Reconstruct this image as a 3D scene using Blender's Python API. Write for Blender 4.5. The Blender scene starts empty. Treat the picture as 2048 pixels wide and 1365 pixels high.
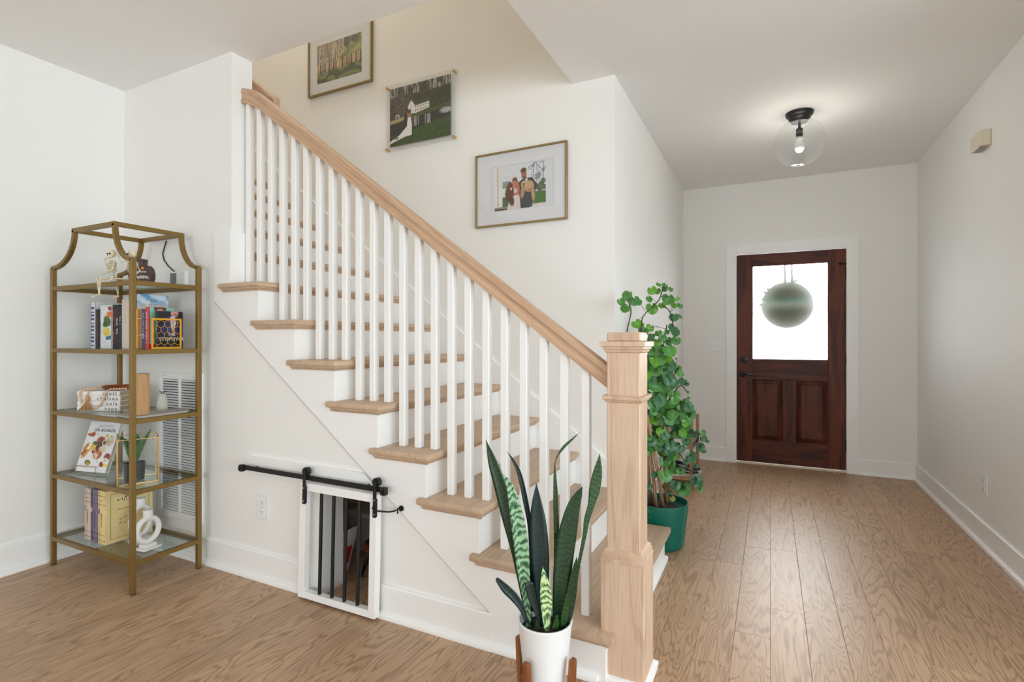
import bpy, bmesh, math, random
import numpy as np
from mathutils import Vector, Matrix

random.seed(7)
SC = bpy.context.scene
COL = SC.collection

# ------------------------------------------------------------------ camera
CAM_H = 1.2253
FPX, Y0, CX, YAW = 1043.93, 676.82, 1024.0, math.radians(26.341)
cam_data = bpy.data.cameras.new('camera')
cam_data.sensor_width = 36.0
cam_data.lens = 36.0 * FPX / 2048.0
cam_data.shift_y = -(682.5 - Y0) / 2048.0
cam_data.clip_start = 0.05
cam = bpy.data.objects.new('camera', cam_data)
COL.objects.link(cam)
cam.location = (0, 0, CAM_H)
cam.rotation_euler = (math.radians(90), 0, YAW)
SC.camera = cam

# ------------------------------------------------------------------ world, lights, exposure
SC.view_settings.view_transform = 'Standard'
SC.view_settings.look = 'None'
SC.view_settings.gamma = 1.0
SC.view_settings.use_curve_mapping = False
SC.view_settings.exposure = 0.06
world = bpy.data.worlds.new('overcast_sky')
SC.world = world
world.use_nodes = True
bg = world.node_tree.nodes['Background']
bg.inputs['Color'].default_value = (0.93, 0.97, 1.0, 1)
bg.inputs['Strength'].default_value = 27.0
try:
    SC.cycles.max_bounces = 11
    SC.cycles.diffuse_bounces = 9
    SC.cycles.transparent_max_bounces = 12
    SC.cycles.caustics_reflective = False
    SC.cycles.caustics_refractive = False
    SC.cycles.sample_clamp_indirect = 25.0
except Exception:
    pass

def area_light(name, loc, rot, sx, sy, energy, color=(1, 1, 1)):
    d = bpy.data.lights.new(name, 'AREA')
    d.shape = 'RECTANGLE'; d.size = sx; d.size_y = sy
    d.energy = energy; d.color = color
    o = bpy.data.objects.new(name, d); COL.objects.link(o)
    o.location = loc; o.rotation_euler = rot
    return o
R90 = math.radians(90)
# area lights standing in for daylight from unseen windows behind and beside the camera
area_light('daylight_side_window', (4.555, -0.6, 1.45), (0, R90, 0), 1.9, 5.2, 190, (0.80, 0.92, 1.0))
area_light('daylight_rear_window', (0.6, -8.955, 1.5), (R90, 0, 0), 7.0, 2.1, 205, (0.80, 0.92, 1.0))
# added warm area light, unseen, to brighten the upper stair walls
area_light('upstairs_fill_light', (-3.3, 2.42, 5.25), (0, 0, 0), 1.6, .7, 17, (1.0, 0.89, 0.72))

# ------------------------------------------------------------------ room numbers (metres)
XL, XR, XH = -3.5566, 1.136, -0.8037       # left wall, hall right wall, hall left wall
YF, YB, YD = 1.8174, 2.9532, 5.5941        # stair front wall, stair back wall, entry wall
ZC, WT = 2.743, 0.122                      # ceiling height, wall thickness
XO = -1.058                                # right edge of stairwell opening
XE = -2.556                                # end of the stair front wall

FW = Vector((-math.sin(YAW), math.cos(YAW), 0)); RT = Vector((math.cos(YAW), math.sin(YAW), 0))
CO = Vector((0, 0, CAM_H))
def ray(px, py):
    return FW + RT * ((px - CX) / FPX) + Vector((0, 0, -(py - Y0) / FPX))
def at(px, py, ax, v):
    d = ray(px, py); i = 'xyz'.index(ax)
    return CO + d * ((v - CO[i]) / d[i])
def atd(px, py, depth):
    return CO + ray(px, py) * depth

# ------------------------------------------------------------------ mesh helper
WO = {}
def link(o):
    COL.objects.link(o); return o
def empty(name, loc, label=None, cat=None, group=None, parent=None):
    o = link(bpy.data.objects.new(name, None))
    o.empty_display_size = 0.05
    w = Vector(loc); WO[o.name] = w
    if parent is not None:
        o.parent = parent; o.location = w - WO[parent.name]
    else:
        o.location = w
    if label: tag(o, label, cat, group)
    return o
def tag(o, label, cat, group=None):
    o['label'] = label; o['category'] = cat
    if group: o['group'] = group
    return o
def struct(o):
    o['kind'] = 'structure'; return o

class MB:
    def __init__(s):
        s.v = []; s.f = []; s.uv = {}
    def add(s, vs, fs):
        b = len(s.v)
        s.v += [Vector(p) for p in vs]
        s.f += [tuple(i + b for i in f) for f in fs]
        return s
    def box(s, x0, x1, y0, y1, z0, z1):
        return s.add([(x0,y0,z0),(x1,y0,z0),(x1,y1,z0),(x0,y1,z0),(x0,y0,z1),(x1,y0,z1),(x1,y1,z1),(x0,y1,z1)],
                     [(0,3,2,1),(4,5,6,7),(0,1,5,4),(1,2,6,5),(2,3,7,6),(3,0,4,7)])
    def obox(s, c, ax, ay, az):
        c = Vector(c); ax, ay, az = Vector(ax), Vector(ay), Vector(az)
        vs = []
        for dz in (-1, 1):
            for dx, dy in ((-1,-1),(1,-1),(1,1),(-1,1)):
                vs.append(c + ax*dx + ay*dy + az*dz)
        return s.add(vs, [(0,3,2,1),(4,5,6,7),(0,1,5,4),(1,2,6,5),(2,3,7,6),(3,0,4,7)])
    def prism(s, poly, fn0, fn1):
        n = len(poly)
        vs = [fn0(a, b) for a, b in poly] + [fn1(a, b) for a, b in poly]
        fs = [tuple(range(n)), tuple(range(2*n-1, n-1, -1))]
        fs += [(i, n+i, n+(i+1) % n, (i+1) % n) for i in range(n)]
        return s.add(vs, fs)
    def prism_xz(s, poly, y0, y1):
        return s.prism(poly, lambda a, b: (a, y0, b), lambda a, b: (a, y1, b))
    def prism_yz(s, poly, x0, x1):
        return s.prism(poly, lambda a, b: (x0, a, b), lambda a, b: (x1, a, b))
    def prism_xy(s, poly, z0, z1):
        return s.prism(poly, lambda a, b: (a, b, z0), lambda a, b: (a, b, z1))
    def tube(s, pts, r, n=8, caps=True, up=None):
        pts = [Vector(p) for p in pts]
        rs = r if isinstance(r, (list, tuple)) else [r]*len(pts)
        rings = []; ref = None
        for i, p in enumerate(pts):
            t = (pts[min(i+1, len(pts)-1)] - pts[max(i-1, 0)]).normalized()
            if ref is None:
                ref = Vector(up) if up else (Vector((0,0,1)) if abs(t.z) < .9 else Vector((1,0,0)))
            a = (ref - t*ref.dot(t)).normalized(); ref = a
            b = t.cross(a)
            rings.append([p + (a*math.cos(2*math.pi*k/n) + b*math.sin(2*math.pi*k/n))*rs[i] for k in range(n)])
        vs = [q for rg in rings for q in rg]
        fs = []
        for i in range(len(pts)-1):
            for k in range(n):
                fs.append((i*n+k, i*n+(k+1) % n, (i+1)*n+(k+1) % n, (i+1)*n+k))
        if caps:
            fs.append(tuple(range(n-1, -1, -1))); m = (len(pts)-1)*n
            fs.append(tuple(range(m, m+n)))
        return s.add(vs, fs)
    def loft(s, rings, close=True, caps=True):
        n = len(rings[0]); vs = [q for rg in rings for q in rg]; fs = []
        for i in range(len(rings)-1):
            for k in range(n if close else n-1):
                fs.append((i*n+k, i*n+(k+1) % n, (i+1)*n+(k+1) % n, (i+1)*n+k))
        if caps:
            fs.append(tuple(range(n-1, -1, -1))); m = (len(rings)-1)*n
            fs.append(tuple(range(m, m+n)))
        return s.add(vs, fs)
    def lathe(s, prof, c=(0,0,0), n=24, closed=False):
        c = Vector(c); m = len(prof); vs = []
        for r, z in prof:
            for k in range(n):
                a = 2*math.pi*k/n
                vs.append(c + Vector((r*math.cos(a), r*math.sin(a), z)))
        fs = []
        for i in range(m-1 + (1 if closed else 0)):
            j = (i+1) % m
            for k in range(n):
                fs.append((i*n+k, i*n+(k+1) % n, j*n+(k+1) % n, j*n+k))
        if not closed:
            if prof[0][0] > 1e-6: fs.append(tuple(range(n-1, -1, -1)))
            if prof[-1][0] > 1e-6: fs.append(tuple(range((m-1)*n, m*n)))
        return s.add(vs, fs)
    def ball(s, c, rx, ry=None, rz=None, n=12, m=8, rot=None):
        ry = rx if ry is None else ry; rz = rx if rz is None else rz
        c = Vector(c); vs = []
        for i in range(1, m):
            ph = math.pi*i/m
            for k in range(n):
                a = 2*math.pi*k/n
                p = Vector((rx*math.sin(ph)*math.cos(a), ry*math.sin(ph)*math.sin(a), -rz*math.cos(ph)))
                vs.append(c + (rot @ p if rot else p))
        bot = Vector((0,0,-rz)); top = Vector((0,0,rz))
        vs += [c + (rot @ bot if rot else bot), c + (rot @ top if rot else top)]
        ib, it = len(vs)-2, len(vs)-1; fs = []
        for i in range(m-2):
            for k in range(n):
                fs.append((i*n+k, i*n+(k+1) % n, (i+1)*n+(k+1) % n, (i+1)*n+k))
        for k in range(n):
            fs.append((ib, (k+1) % n, k)); fs.append((it, (m-2)*n+k, (m-2)*n+(k+1) % n))
        return s.add(vs, fs)
    def xform(s, M):
        s.v = [M @ p for p in s.v]; return s
    def build(s, name, mat, parent=None, bevel=0.0, seg=1, smooth=False, origin=None, angle=None):
        if origin is not None:
            o0 = Vector(origin)
        elif parent is not None:
            o0 = WO[parent.name]
        else:
            xs = [p.x for p in s.v]; ys = [p.y for p in s.v]; zs = [p.z for p in s.v]
            o0 = Vector(((min(xs)+max(xs))/2, (min(ys)+max(ys))/2, min(zs)))
        me = bpy.data.meshes.new(name)
        me.from_pydata([tuple(p - o0) for p in s.v], [], s.f)
        bm = bmesh.new(); bm.from_mesh(me)
        bmesh.ops.recalc_face_normals(bm, faces=bm.faces)
        if bevel > 0:
            ed = [e for e in bm.edges if len(e.link_faces) == 2 and e.calc_face_angle(0) > 0.5]
            bmesh.ops.bevel(bm, geom=ed, offset=bevel, segments=seg, profile=0.5, affect='EDGES', clamp_overlap=True)
        bm.to_mesh(me); bm.free()
        if smooth or angle:
            for p in me.polygons: p.use_smooth = True
            if angle:
                bm = bmesh.new(); bm.from_mesh(me)
                for e in bm.edges:
                    if len(e.link_faces) == 2 and e.calc_face_angle(0) > angle: e.smooth = False
                bm.to_mesh(me); bm.free()
        if mat is not None:
            me.materials.append(mat)
        o = link(bpy.data.objects.new(name, me))
        WO[o.name] = o0
        if parent is not None:
            o.parent = parent; o.location = o0 - WO[parent.name]
        else:
            o.location = o0
        return o

def linv(c):
    return tuple((x/12.92 if x <= .04045 else ((x+.055)/1.055)**2.4) for x in c)
def rgb(r, g, b):
    return linv((r/255, g/255, b/255)) + (1.0,)

# ------------------------------------------------------------------ materials
class NT:
    def __init__(s, name):
        s.m = bpy.data.materials.new(name); s.m.use_nodes = True
        s.t = s.m.node_tree; s.b = s.t.nodes['Principled BSDF']; s.out = s.t.nodes['Material Output']
    def n(s, typ, **kw):
        nd = s.t.nodes.new(typ)
        for k, v in kw.items():
            if k in nd.inputs: nd.inputs[k].default_value = v
            else: setattr(nd, k, v)
        return nd
    def l(s, a, b): s.t.links.new(a, b)
    def math(s, op, a, b=None):
        nd = s.t.nodes.new('ShaderNodeMath'); nd.operation = op
        for i, x in enumerate((a, b)):
            if x is None: continue
            if isinstance(x, (int, float)): nd.inputs[i].default_value = x
            else: s.l(x, nd.inputs[i])
        return nd.outputs[0]
    def mix(s, fac, a, b, blend='MIX'):
        nd = s.t.nodes.new('ShaderNodeMix'); nd.data_type = 'RGBA'; nd.blend_type = blend
        for i, x in ((0, fac), (6, a), (7, b)):
            if isinstance(x, (int, float)): nd.inputs[i].default_value = x
            elif isinstance(x, tuple): nd.inputs[i].default_value = x
            else: s.l(x, nd.inputs[i])
        return nd.outputs[2]
    def ramp(s, fac, stops):
        nd = s.t.nodes.new('ShaderNodeValToRGB')
        e = nd.color_ramp.elements
        while len(e) < len(stops): e.new(0.5)
        for el, (p, c) in zip(e, stops):
            el.position = p; el.color = c
        s.l(fac, nd.inputs[0]); return nd.outputs[0]
    def coords(s, scale=(1,1,1), rand=0.0, kind='Object', tilt=0.0):
        tc = s.n('ShaderNodeTexCoord'); v = tc.outputs[kind]
        if tilt:
            vr = s.n('ShaderNodeVectorRotate', rotation_type='Y_AXIS'); s.l(v, vr.inputs['Vector']); vr.inputs['Angle'].default_value = tilt; v = vr.outputs[0]
        if rand:
            oi = s.n('ShaderNodeObjectInfo')
            cb = s.n('ShaderNodeCombineXYZ')
            s.l(s.math('MULTIPLY', oi.outputs['Random'], rand), cb.inputs[0])
            s.l(s.math('MULTIPLY', oi.outputs['Random'], rand*2.7), cb.inputs[1])
            s.l(s.math('MULTIPLY', oi.outputs['Random'], rand*1.7), cb.inputs[2])
            ad = s.n('ShaderNodeVectorMath', operation='ADD'); s.l(v, ad.inputs[0]); s.l(cb.outputs[0], ad.inputs[1]); v = ad.outputs[0]
        mp = s.n('ShaderNodeMapping'); s.l(v, mp.inputs['Vector']); mp.inputs['Scale'].default_value = scale
        return mp.outputs[0]
    def noise(s, vec, scale=1.0, detail=3.0, rough=.5, dist=0.0):
        nd = s.n('ShaderNodeTexNoise'); s.l(vec, nd.inputs['Vector'])
        nd.inputs['Scale'].default_value = scale; nd.inputs['Detail'].default_value = detail
        nd.inputs['Roughness'].default_value = rough; nd.inputs['Distortion'].default_value = dist
        return nd.outputs['Fac']
    def bump(s, h, strength=.2, dist=.01):
        nd = s.n('ShaderNodeBump'); nd.inputs['Strength'].default_value = strength; nd.inputs['Distance'].default_value = dist
        s.l(h, nd.inputs['Height']); s.l(nd.outputs[0], s.b.inputs['Normal'])
    def base(s, c, rough=.5, metal=0.0, spec=None):
        if isinstance(c, tuple): s.b.inputs['Base Color'].default_value = c
        else: s.l(c, s.b.inputs['Base Color'])
        s.b.inputs['Roughness'].default_value = rough; s.b.inputs['Metallic'].default_value = metal
        if spec is not None: s.b.inputs['Specular IOR Level'].default_value = spec
        return s.m

def simple(name, c, rough=.5, metal=0.0, var=.06, scale=18.0, bump=0.0, spec=None):
    k = NT(name)
    n = k.noise(k.coords(), scale, 4)
    lo = tuple(x*(1-var) for x in c[:3]) + (1,); hi = tuple(min(1, x*(1+var)) for x in c[:3]) + (1,)
    k.base(k.mix(n, lo, hi), rough, metal, spec)
    if bump: k.bump(k.noise(k.coords(), scale*6, 3), bump, .002)
    return k.m

def wood(name, light, dark, axis, fine=.35, ring=26.0, ringamt=.55, rough=.45, sc=1.0, rand=50.0, tone=.10, lo=.62, hi=.95, spec=.5, det=2.0, dist=.35, tilt=0.0):
    """oak: contour grain stretched along one axis, fine pores, tone differing from piece to piece"""
    k = NT(name)
    st = [6.5*sc]*3; st['xyz'.index(axis)] = .75*sc
    n1 = k.noise(k.coords(tuple(st), rand, 'Object', tilt), 1.0, det, .45, dist)
    w = k.math('SINE', k.math('MULTIPLY', n1, ring*6.283/2))
    w = k.math('ADD', k.math('MULTIPLY', w, .5), .5)
    mr = k.n('ShaderNodeMapRange'); k.l(w, mr.inputs[0]); mr.inputs[1].default_value = lo; mr.inputs[2].default_value = hi
    pf = [230.0*sc]*3; pf['xyz'.index(axis)] = 7.0*sc
    p = k.noise(k.coords(tuple(pf), rand, 'Object', tilt), 1.0, 2.0)
    p = k.ramp(p, [(.42, (0,0,0,1)), (.68, (1,1,1,1))])
    fac = k.math('ADD', k.math('MULTIPLY', mr.outputs[0], ringamt), k.math('MULTIPLY', p, fine))
    cl = k.n('ShaderNodeClamp'); k.l(fac, cl.inputs[0])
    c = k.mix(cl.outputs[0], light, dark)
    oi = k.n('ShaderNodeObjectInfo')
    t = k.math('ADD', k.math('MULTIPLY', oi.outputs['Random'], 2*tone), 1-tone)
    cb = k.n('ShaderNodeCombineColor')
    for i in range(3): k.l(t, cb.inputs[i])
    c = k.mix(1.0, c, cb.outputs[0], 'MULTIPLY')
    k.base(c, rough, 0.0, spec)
    k.bump(fac, .12, .0015)
    return k.m

M = {}
def paint(name, c, rough=.6, b=.05):
    return simple(name, c, rough, 0, .012, 3.0, b)
M['wall'] = paint('wall_paint', (.855, .85, .83, 1), .65)
M['ceil'] = paint('ceiling_paint', (.875, .875, .87, 1), .8)
M['trim'] = paint('trim_paint', (.88, .878, .87, 1), .38, .02)
M['white'] = paint('white_paint', (.88, .88, .875, 1), .4, .02)
M['floor'] = wood('oak_floor', rgb(190,157,125), rgb(124,93,68), 'y', .34, 50, .50, .42, 1.0, 60, .07, .58, 1.0, .5, 3.0, .55)
M['oak_y'] = wood('oak_tread', rgb(200,174,148), rgb(160,130,104), 'y', .35, 16, .22, .5, 1.0, 30, .05)
M['oak_x'] = wood('oak_rail', rgb(204,170,140), rgb(160,122,92), 'x', .4, 16, .25, .42, 1.0, 30, .03, tilt=-.637)
M['oak_z'] = wood('oak_newel', rgb(214,186,162), rgb(180,146,118), 'z', .4, 14, .35, .5, 1.0, 30, .03)
M['brass'] = simple('antique_gold_metal', (.235, .145, .040, 1), .38, .55, .08, 30)
M['gold'] = simple('polished_gold_metal', (.70, .45, .16, 1), .22, .95, .05, 30)
M['bronze'] = simple('bronze_frame', (.36, .27, .13, 1), .35, .8, .06, 30)
M['black'] = simple('black_metal', (.012, .012, .013, 1), .42, .3, .1, 30)
M['blackp'] = simple('black_plastic', (.02, .02, .022, 1), .35, 0, .1, 30)
M['plastic'] = simple('white_plastic', (.84, .84, .83, 1), .3, 0, .01, 10)
M['bone'] = simple('bone_plastic', rgb(222,212,184), .5, 0, .10, 60)
M['dark'] = simple('dark_void', (.01, .01, .01, 1), .8)
M['soil'] = simple('potting_soil', rgb(52,36,26), .95, 0, .5, 90, .8)
M['ceramic'] = simple('white_ceramic', (.82, .83, .85, 1), .28, 0, .015, 6)
M['stone'] = simple('white_stone', (.76, .74, .72, 1), .7, 0, .05, 50, .3)
M['page'] = simple('page_edges', rgb(225,217,198), .8, 0, .08, 200)
M['chrome'] = simple('satin_nickel', (.55, .54, .52, 1), .3, .9, .04, 20)

def glass_mat(name, tint=(1,1,1,1), rough=0.0, transp=.88, ior=1.45, pw=4.0):
    """thin pane: mostly clear, reflecting at grazing angles"""
    k = NT(name); t = k.t
    tr = k.n('ShaderNodeBsdfTransparent'); tr.inputs[0].default_value = tint
    gl = k.n('ShaderNodeBsdfGlossy'); gl.inputs['Roughness'].default_value = rough; gl.inputs['Color'].default_value = (1,1,1,1)
    lw = k.n('ShaderNodeLayerWeight'); lw.inputs['Blend'].default_value = .5
    f = k.math('ADD', k.math('MULTIPLY', k.math('POWER', lw.outputs['Facing'], pw), .55), (1-transp)*.25)
    mx = k.n('ShaderNodeMixShader'); k.l(f, mx.inputs[0]); k.l(tr.outputs[0], mx.inputs[1]); k.l(gl.outputs[0], mx.inputs[2])
    k.l(mx.outputs[0], k.out.inputs[0]); t.nodes.remove(k.b)
    return k.m
M['glass'] = glass_mat('clear_glass', (.97,.985,.98,1))
M['shelfglass'] = glass_mat('shelf_glass', (.84,.89,.87,1), 0, .8)
M['globeglass'] = glass_mat('globe_glass', (.97,.98,.98,1), 0, .90, 1.45, 2.2)
M['acrylic'] = glass_mat('acrylic_sheet', (.985,.985,.985,1))

# ================================================================== SETTING
# ---- floor: slab with oak planks laid along y
FX0, FX1, FY0, FY1 = -3.62, 1.2, -0.9, YD + .02
b = MB().box(-6.2, 4.8, -9.2, YD + .25, -.12, -.0115)
floor = struct(b.build('floor', M['floor'], origin=(0, 0, 0)))
PW = .1345
rows = list(range(math.floor(FX0/PW), math.ceil(FX1/PW)))
rp = random.Random(21)
# known end joints of planks seen in the picture: (pixel x, pixel y)
joints = [(146,1289),(340,1246),(255,1270),(470,1212),(505,1240),(620,1237),(1430,1070),(1455,1126),(1522,1097),(1592,1227),(1680,1211),(1740,1165),(1620,1072),(1690,1340),(1432,1330),(1845,1310)]
jr = {}
for jx, jy in joints:
    P = at(jx, jy, 'z', 0); jr.setdefault(math.floor(P.x/PW), []).append(P.y)
for r in rows:
    ends = [FY0]
    known = sorted(jr.get(r, []))
    y = FY0 + rp.uniform(.3, 1.2)
    while y < FY1 - .25:
        near = [q for q in known if abs(q - y) < .62]
        if near: y = near[0]; known.remove(y)
        if y - ends[-1] > .3: ends.append(y)
        y += rp.choice([.75, .95, 1.15, 1.35])
    ends.append(FY1)
    for a, c in zip(ends[:-1], ends[1:]):
        x0, x1 = r*PW + .0002, (r+1)*PW - .0002
        t = .0011
        m = MB().add([(x0,a,-.0115),(x1,a,-.0115),(x1,c,-.0115),(x0,c,-.0115),
                      (x0,a,-t),(x1,a,-t),(x1,c,-t),(x0,c,-t),
                      (x0+t,a+t,0),(x1-t,a+t,0),(x1-t,c-t,0),(x0+t,c-t,0)],
                     [(0,1,5,4),(1,2,6,5),(2,3,7,6),(3,0,4,7),(4,5,9,8),(5,6,10,9),(6,7,11,10),(7,4,8,11),(8,9,10,11)])
        m.build('plank', M['floor'], floor, origin=((x0+x1)/2, (a+c)/2, 0))

# ---- ceiling with the stairwell left open
b = MB()
b.box(-6.2, 4.8, -9.2, YF + WT, ZC, ZC + .30)
b.box(XO, 4.8, YF + WT, YD + .12, ZC, ZC + .30)
b.box(-6.2, XO, YB + .12, YD + .12, ZC, ZC + .30)
struct(b.build('ceiling', M['ceil']))
struct(MB().box(-6.2, 0.5, YF - .5, YB + .5, 5.3, 5.4).build('ceiling_upstairs', M['ceil']))

# ---- stairs: positions
RUN, X1 = .2583, -.494
TOPS = [.178, .366, .553, .740, .932, 1.120, 1.315, 1.514]
while len(TOPS) < 16: TOPS.append(TOPS[-1] + .191)
def nose(n): return X1 - (n-1)*RUN          # front of nosing of tread n
def rise(n): return nose(n) - .028          # face of riser n
TT = .027                                   # tread thickness

# ---- walls
OX0, OX1, OZ = -1.916, -1.560, .515         # little door opening under the stairs
poly = [(XL-.1, 0), (OX0, 0), (OX0, OZ), (OX1, OZ), (OX1, 0), (rise(1)-.02, 0)]
for n in range(1, 9):
    poly.append((rise(n)-.02, TOPS[n-1]-TT))
    poly.append(((rise(n+1)-.02) if n < 8 else XE, TOPS[n-1]-TT))
poly += [(XE, ZC), (XL-.1, ZC)]
struct(MB().prism_xz(poly, YF, YF+WT).build('wall_front', M['wall']))
struct(MB().box(XL-.12, XL, -9.1, YF, 0, ZC).build('wall_left', M['wall']))
struct(MB().box(-6.1, XH, YB, YB+.12, 0, 5.3).build('wall_back', M['wall']))
struct(MB().box(XH-.12, XH, YB+.12, YD, 0, ZC).build('wall_hall', M['wall']))
DX0, DX1, DZ = -.302, .620, 2.048
poly = [(XH-.12, 0), (DX0, 0), (DX0, DZ), (DX1, DZ), (DX1, 0), (XR+.12, 0), (XR+.12, ZC), (XH-.12, ZC)]
struct(MB().prism_xz(poly, YD, YD+.12).build('wall_entry', M['wall']))
struct(MB().box(XR, XR+.12, 2.45, YD, 0, ZC).build('wall_right', M['wall']))
struct(MB().box(XR+.12, 4.7, 2.45, 2.57, 0, ZC).build('wall_corner', M['wall']))
# rooms behind the camera: a wide window in each outer wall
b = MB(); b.box(4.56, 4.68, -9.1, 2.5, 0, .5); b.box(4.56, 4.68, -9.1, 2.5, 2.4, ZC); b.box(4.56, 4.68, -9.1, -3.2, .5, 2.4); b.box(4.56, 4.68, 2.0, 2.5, .5, 2.4)
struct(b.build('wall_side', M['wall']))
b = MB(); b.box(XL-.1, 4.6, -9.08, -8.96, 0, .45); b.box(XL-.1, 4.6, -9.08, -8.96, 2.55, ZC); b.box(XL-.1, -2.9, -9.08, -8.96, .45, 2.55); b.box(4.1, 4.6, -9.08, -8.96, .45, 2.55)
struct(b.build('wall_rear', M['wall']))
b = MB()
for y in (-3.2, -1.9, -.6, .7, 1.96): b.box(4.57, 4.61, y, y+.04, .5, 2.4)
for z in (.5, 2.36): b.box(4.57, 4.61, -3.2, 2.0, z, z+.04)
w1 = struct(b.build('window_1', M['trim']))
MB().box(4.62, 4.65, -3.2, 2.0, .5, 2.4).build('sky_block_panel', M['white'], w1)  # opaque panel added behind the area light to keep sky light out
b = MB()
for x in (-2.9, -1.16, .58, 2.32, 4.06): b.box(x, x+.04, -9.01, -8.97, .45, 2.55)
for z in (.45, 2.51): b.box(-2.9, 4.1, -9.01, -8.97, z, z+.04)
w2 = struct(b.build('window_2', M['trim']))
MB().box(-2.9, 4.1, -9.05, -9.02, .45, 2.55).build('sky_block_panel', M['white'], w2)  # added panel closing the rear opening against the sky light
# stairwell above the ceiling
struct(MB().box(-6.1, XO+.12, YF, YF+WT, ZC+.30, 5.3).build('wall_stairwell', M['wall']))
struct(MB().box(XO, XO+.12, YF+WT, YB, ZC+.30, 5.3).build('wall_landing', M['wall']))
struct(MB().box(-6.2, -6.1, YF, YB+.12, 0, 5.3).build('wall_upstairs', M['wall']))
struct(MB().box(-6.1, XL-.1, YF, YF+WT, 0, ZC).build('wall_inner', M['wall']))

# ---- baseboards with shoe moulding
def base_run(name, p0, p1, nrm, h=.14, t=.015, shoe=.017):
    p0, p1, nrm = Vector(p0), Vector(p1), Vector(nrm)
    prof = [(0,0),(t+shoe,0),(t+shoe,.008)] + [(t+shoe*math.cos(a), .008+shoe*math.sin(a)) for a in (.5,1.0,1.57)] + [(t,h-.006),(t-.005,h),(0,h)]
    rg = [[p + nrm*a + Vector((0,0,z)) for a, z in prof] for p in (p0, p1)]
    return struct(MB().loft(rg).build(name, M['trim']))
base_run('baseboard_left', (XL, -8.9, 0), (XL, YF, 0), (1,0,0), .153)
bf = base_run('baseboard_front', (XL, YF, 0), (-1.962, YF, 0), (0,-1,0))
base_run('baseboard_front_right', (OX1+.02, YF, 0), (-.981, YF, 0), (0,-1,0))
base_run('baseboard_right', (XR, 2.45, 0), (XR, YD, 0), (-1,0,0))
base_run('baseboard_hall', (XH, YB+.02, 0), (XH, YD, 0), (1,0,0))
base_run('baseboard_entry_left', (XH, YD, 0), (-.394, YD, 0), (0,-1,0))
base_run('baseboard_entry_right', (.711, YD, 0), (XR, YD, 0), (0,-1,0))

# ================================================================== STAIRCASE
stair = empty('staircase', (-1.4, 2.3, 0), 'straight staircase with pale oak treads, white risers and white square balusters', 'staircase')
YS = YF - .0125                              # face of the skirt board
def rounded_tread(n):
    x1, x0 = nose(n), rise(n+1) - .02
    top = TOPS[n-1]
    if n <= 8:
        yf_ = YF - .038
        xl_ = x1 - .322
        yb_ = 2.975 if n == 1 else YB - .001
        if n == 1:
            poly = [(xl_, yf_), (x1, yf_), (x1, yb_), (XH + .002, yb_), (XH + .002, YB - .001), (x0, YB - .001), (x0, YF + .002), (xl_, YF + .002)]
        else:
            poly = [(xl_, yf_), (x1, yf_), (x1, yb_), (x0, yb_), (x0, YF + .002), (xl_, YF + .002)]
        if n == 8:
            poly = [(xl_, yf_), (x1, yf_), (x1, yb_), (x0, yb_), (x0, YF + WT), (XE + .001, YF + WT), (XE + .001, YS), (xl_, YS)]
    else:
        poly = [(x0, YF + WT), (x1, YF + WT), (x1, YB - .001), (x0, YB - .001)]
    t = MB().prism_xy(poly, top - TT, top).build('tread', M['oak_y'], stair, bevel=.0115, seg=3, angle=.6)
    # cove moulding below the nosing
    b = MB()
    z1, z0 = top - TT, top - TT - .019
    def cove(p0, p1, nrm):
        p0, p1, nrm = Vector(p0), Vector(p1), Vector(nrm)
        prof = [(0, 0), (.005, 0), (.006, .004), (.010, .009), (.017, .013), (.017, .019), (0, .019)]
        b.loft([[p + nrm*a + Vector((0, 0, z)) for a, z in prof] for p in (p0, p1)])
    if n <= 8:
        cove((x1 - .322 + .020, YS, z0), (rise(n) + .012, YS, z0), (0, -1, 0))
        cove((rise(n), YS - .012, z0), (rise(n), 2.962 if n == 1 else YB, z0), (1, 0, 0))
    else:
        cove((rise(n), YF + WT, z0), (rise(n), YB, z0), (1, 0, 0))
    b.build('cove_moulding', M['oak_y'], t)
for n in range(1, 17): rounded_tread(n)
for n in range(1, 17):
    z0 = 0 if n == 1 else TOPS[n-2]
    y0_ = YF + .0012 if n <= 8 else YF + WT
    y1_ = 2.95 if n == 1 else YB
    b = MB().box(rise(n) - .018, rise(n), y0_, y1_, z0, TOPS[n-1] - TT)
    if n == 1: b.box(XH - .0, rise(1) - .018, 2.935, 2.95, 0, TOPS[0] - TT)
    b.build('riser', M['white'], stair, bevel=.0006)
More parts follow.
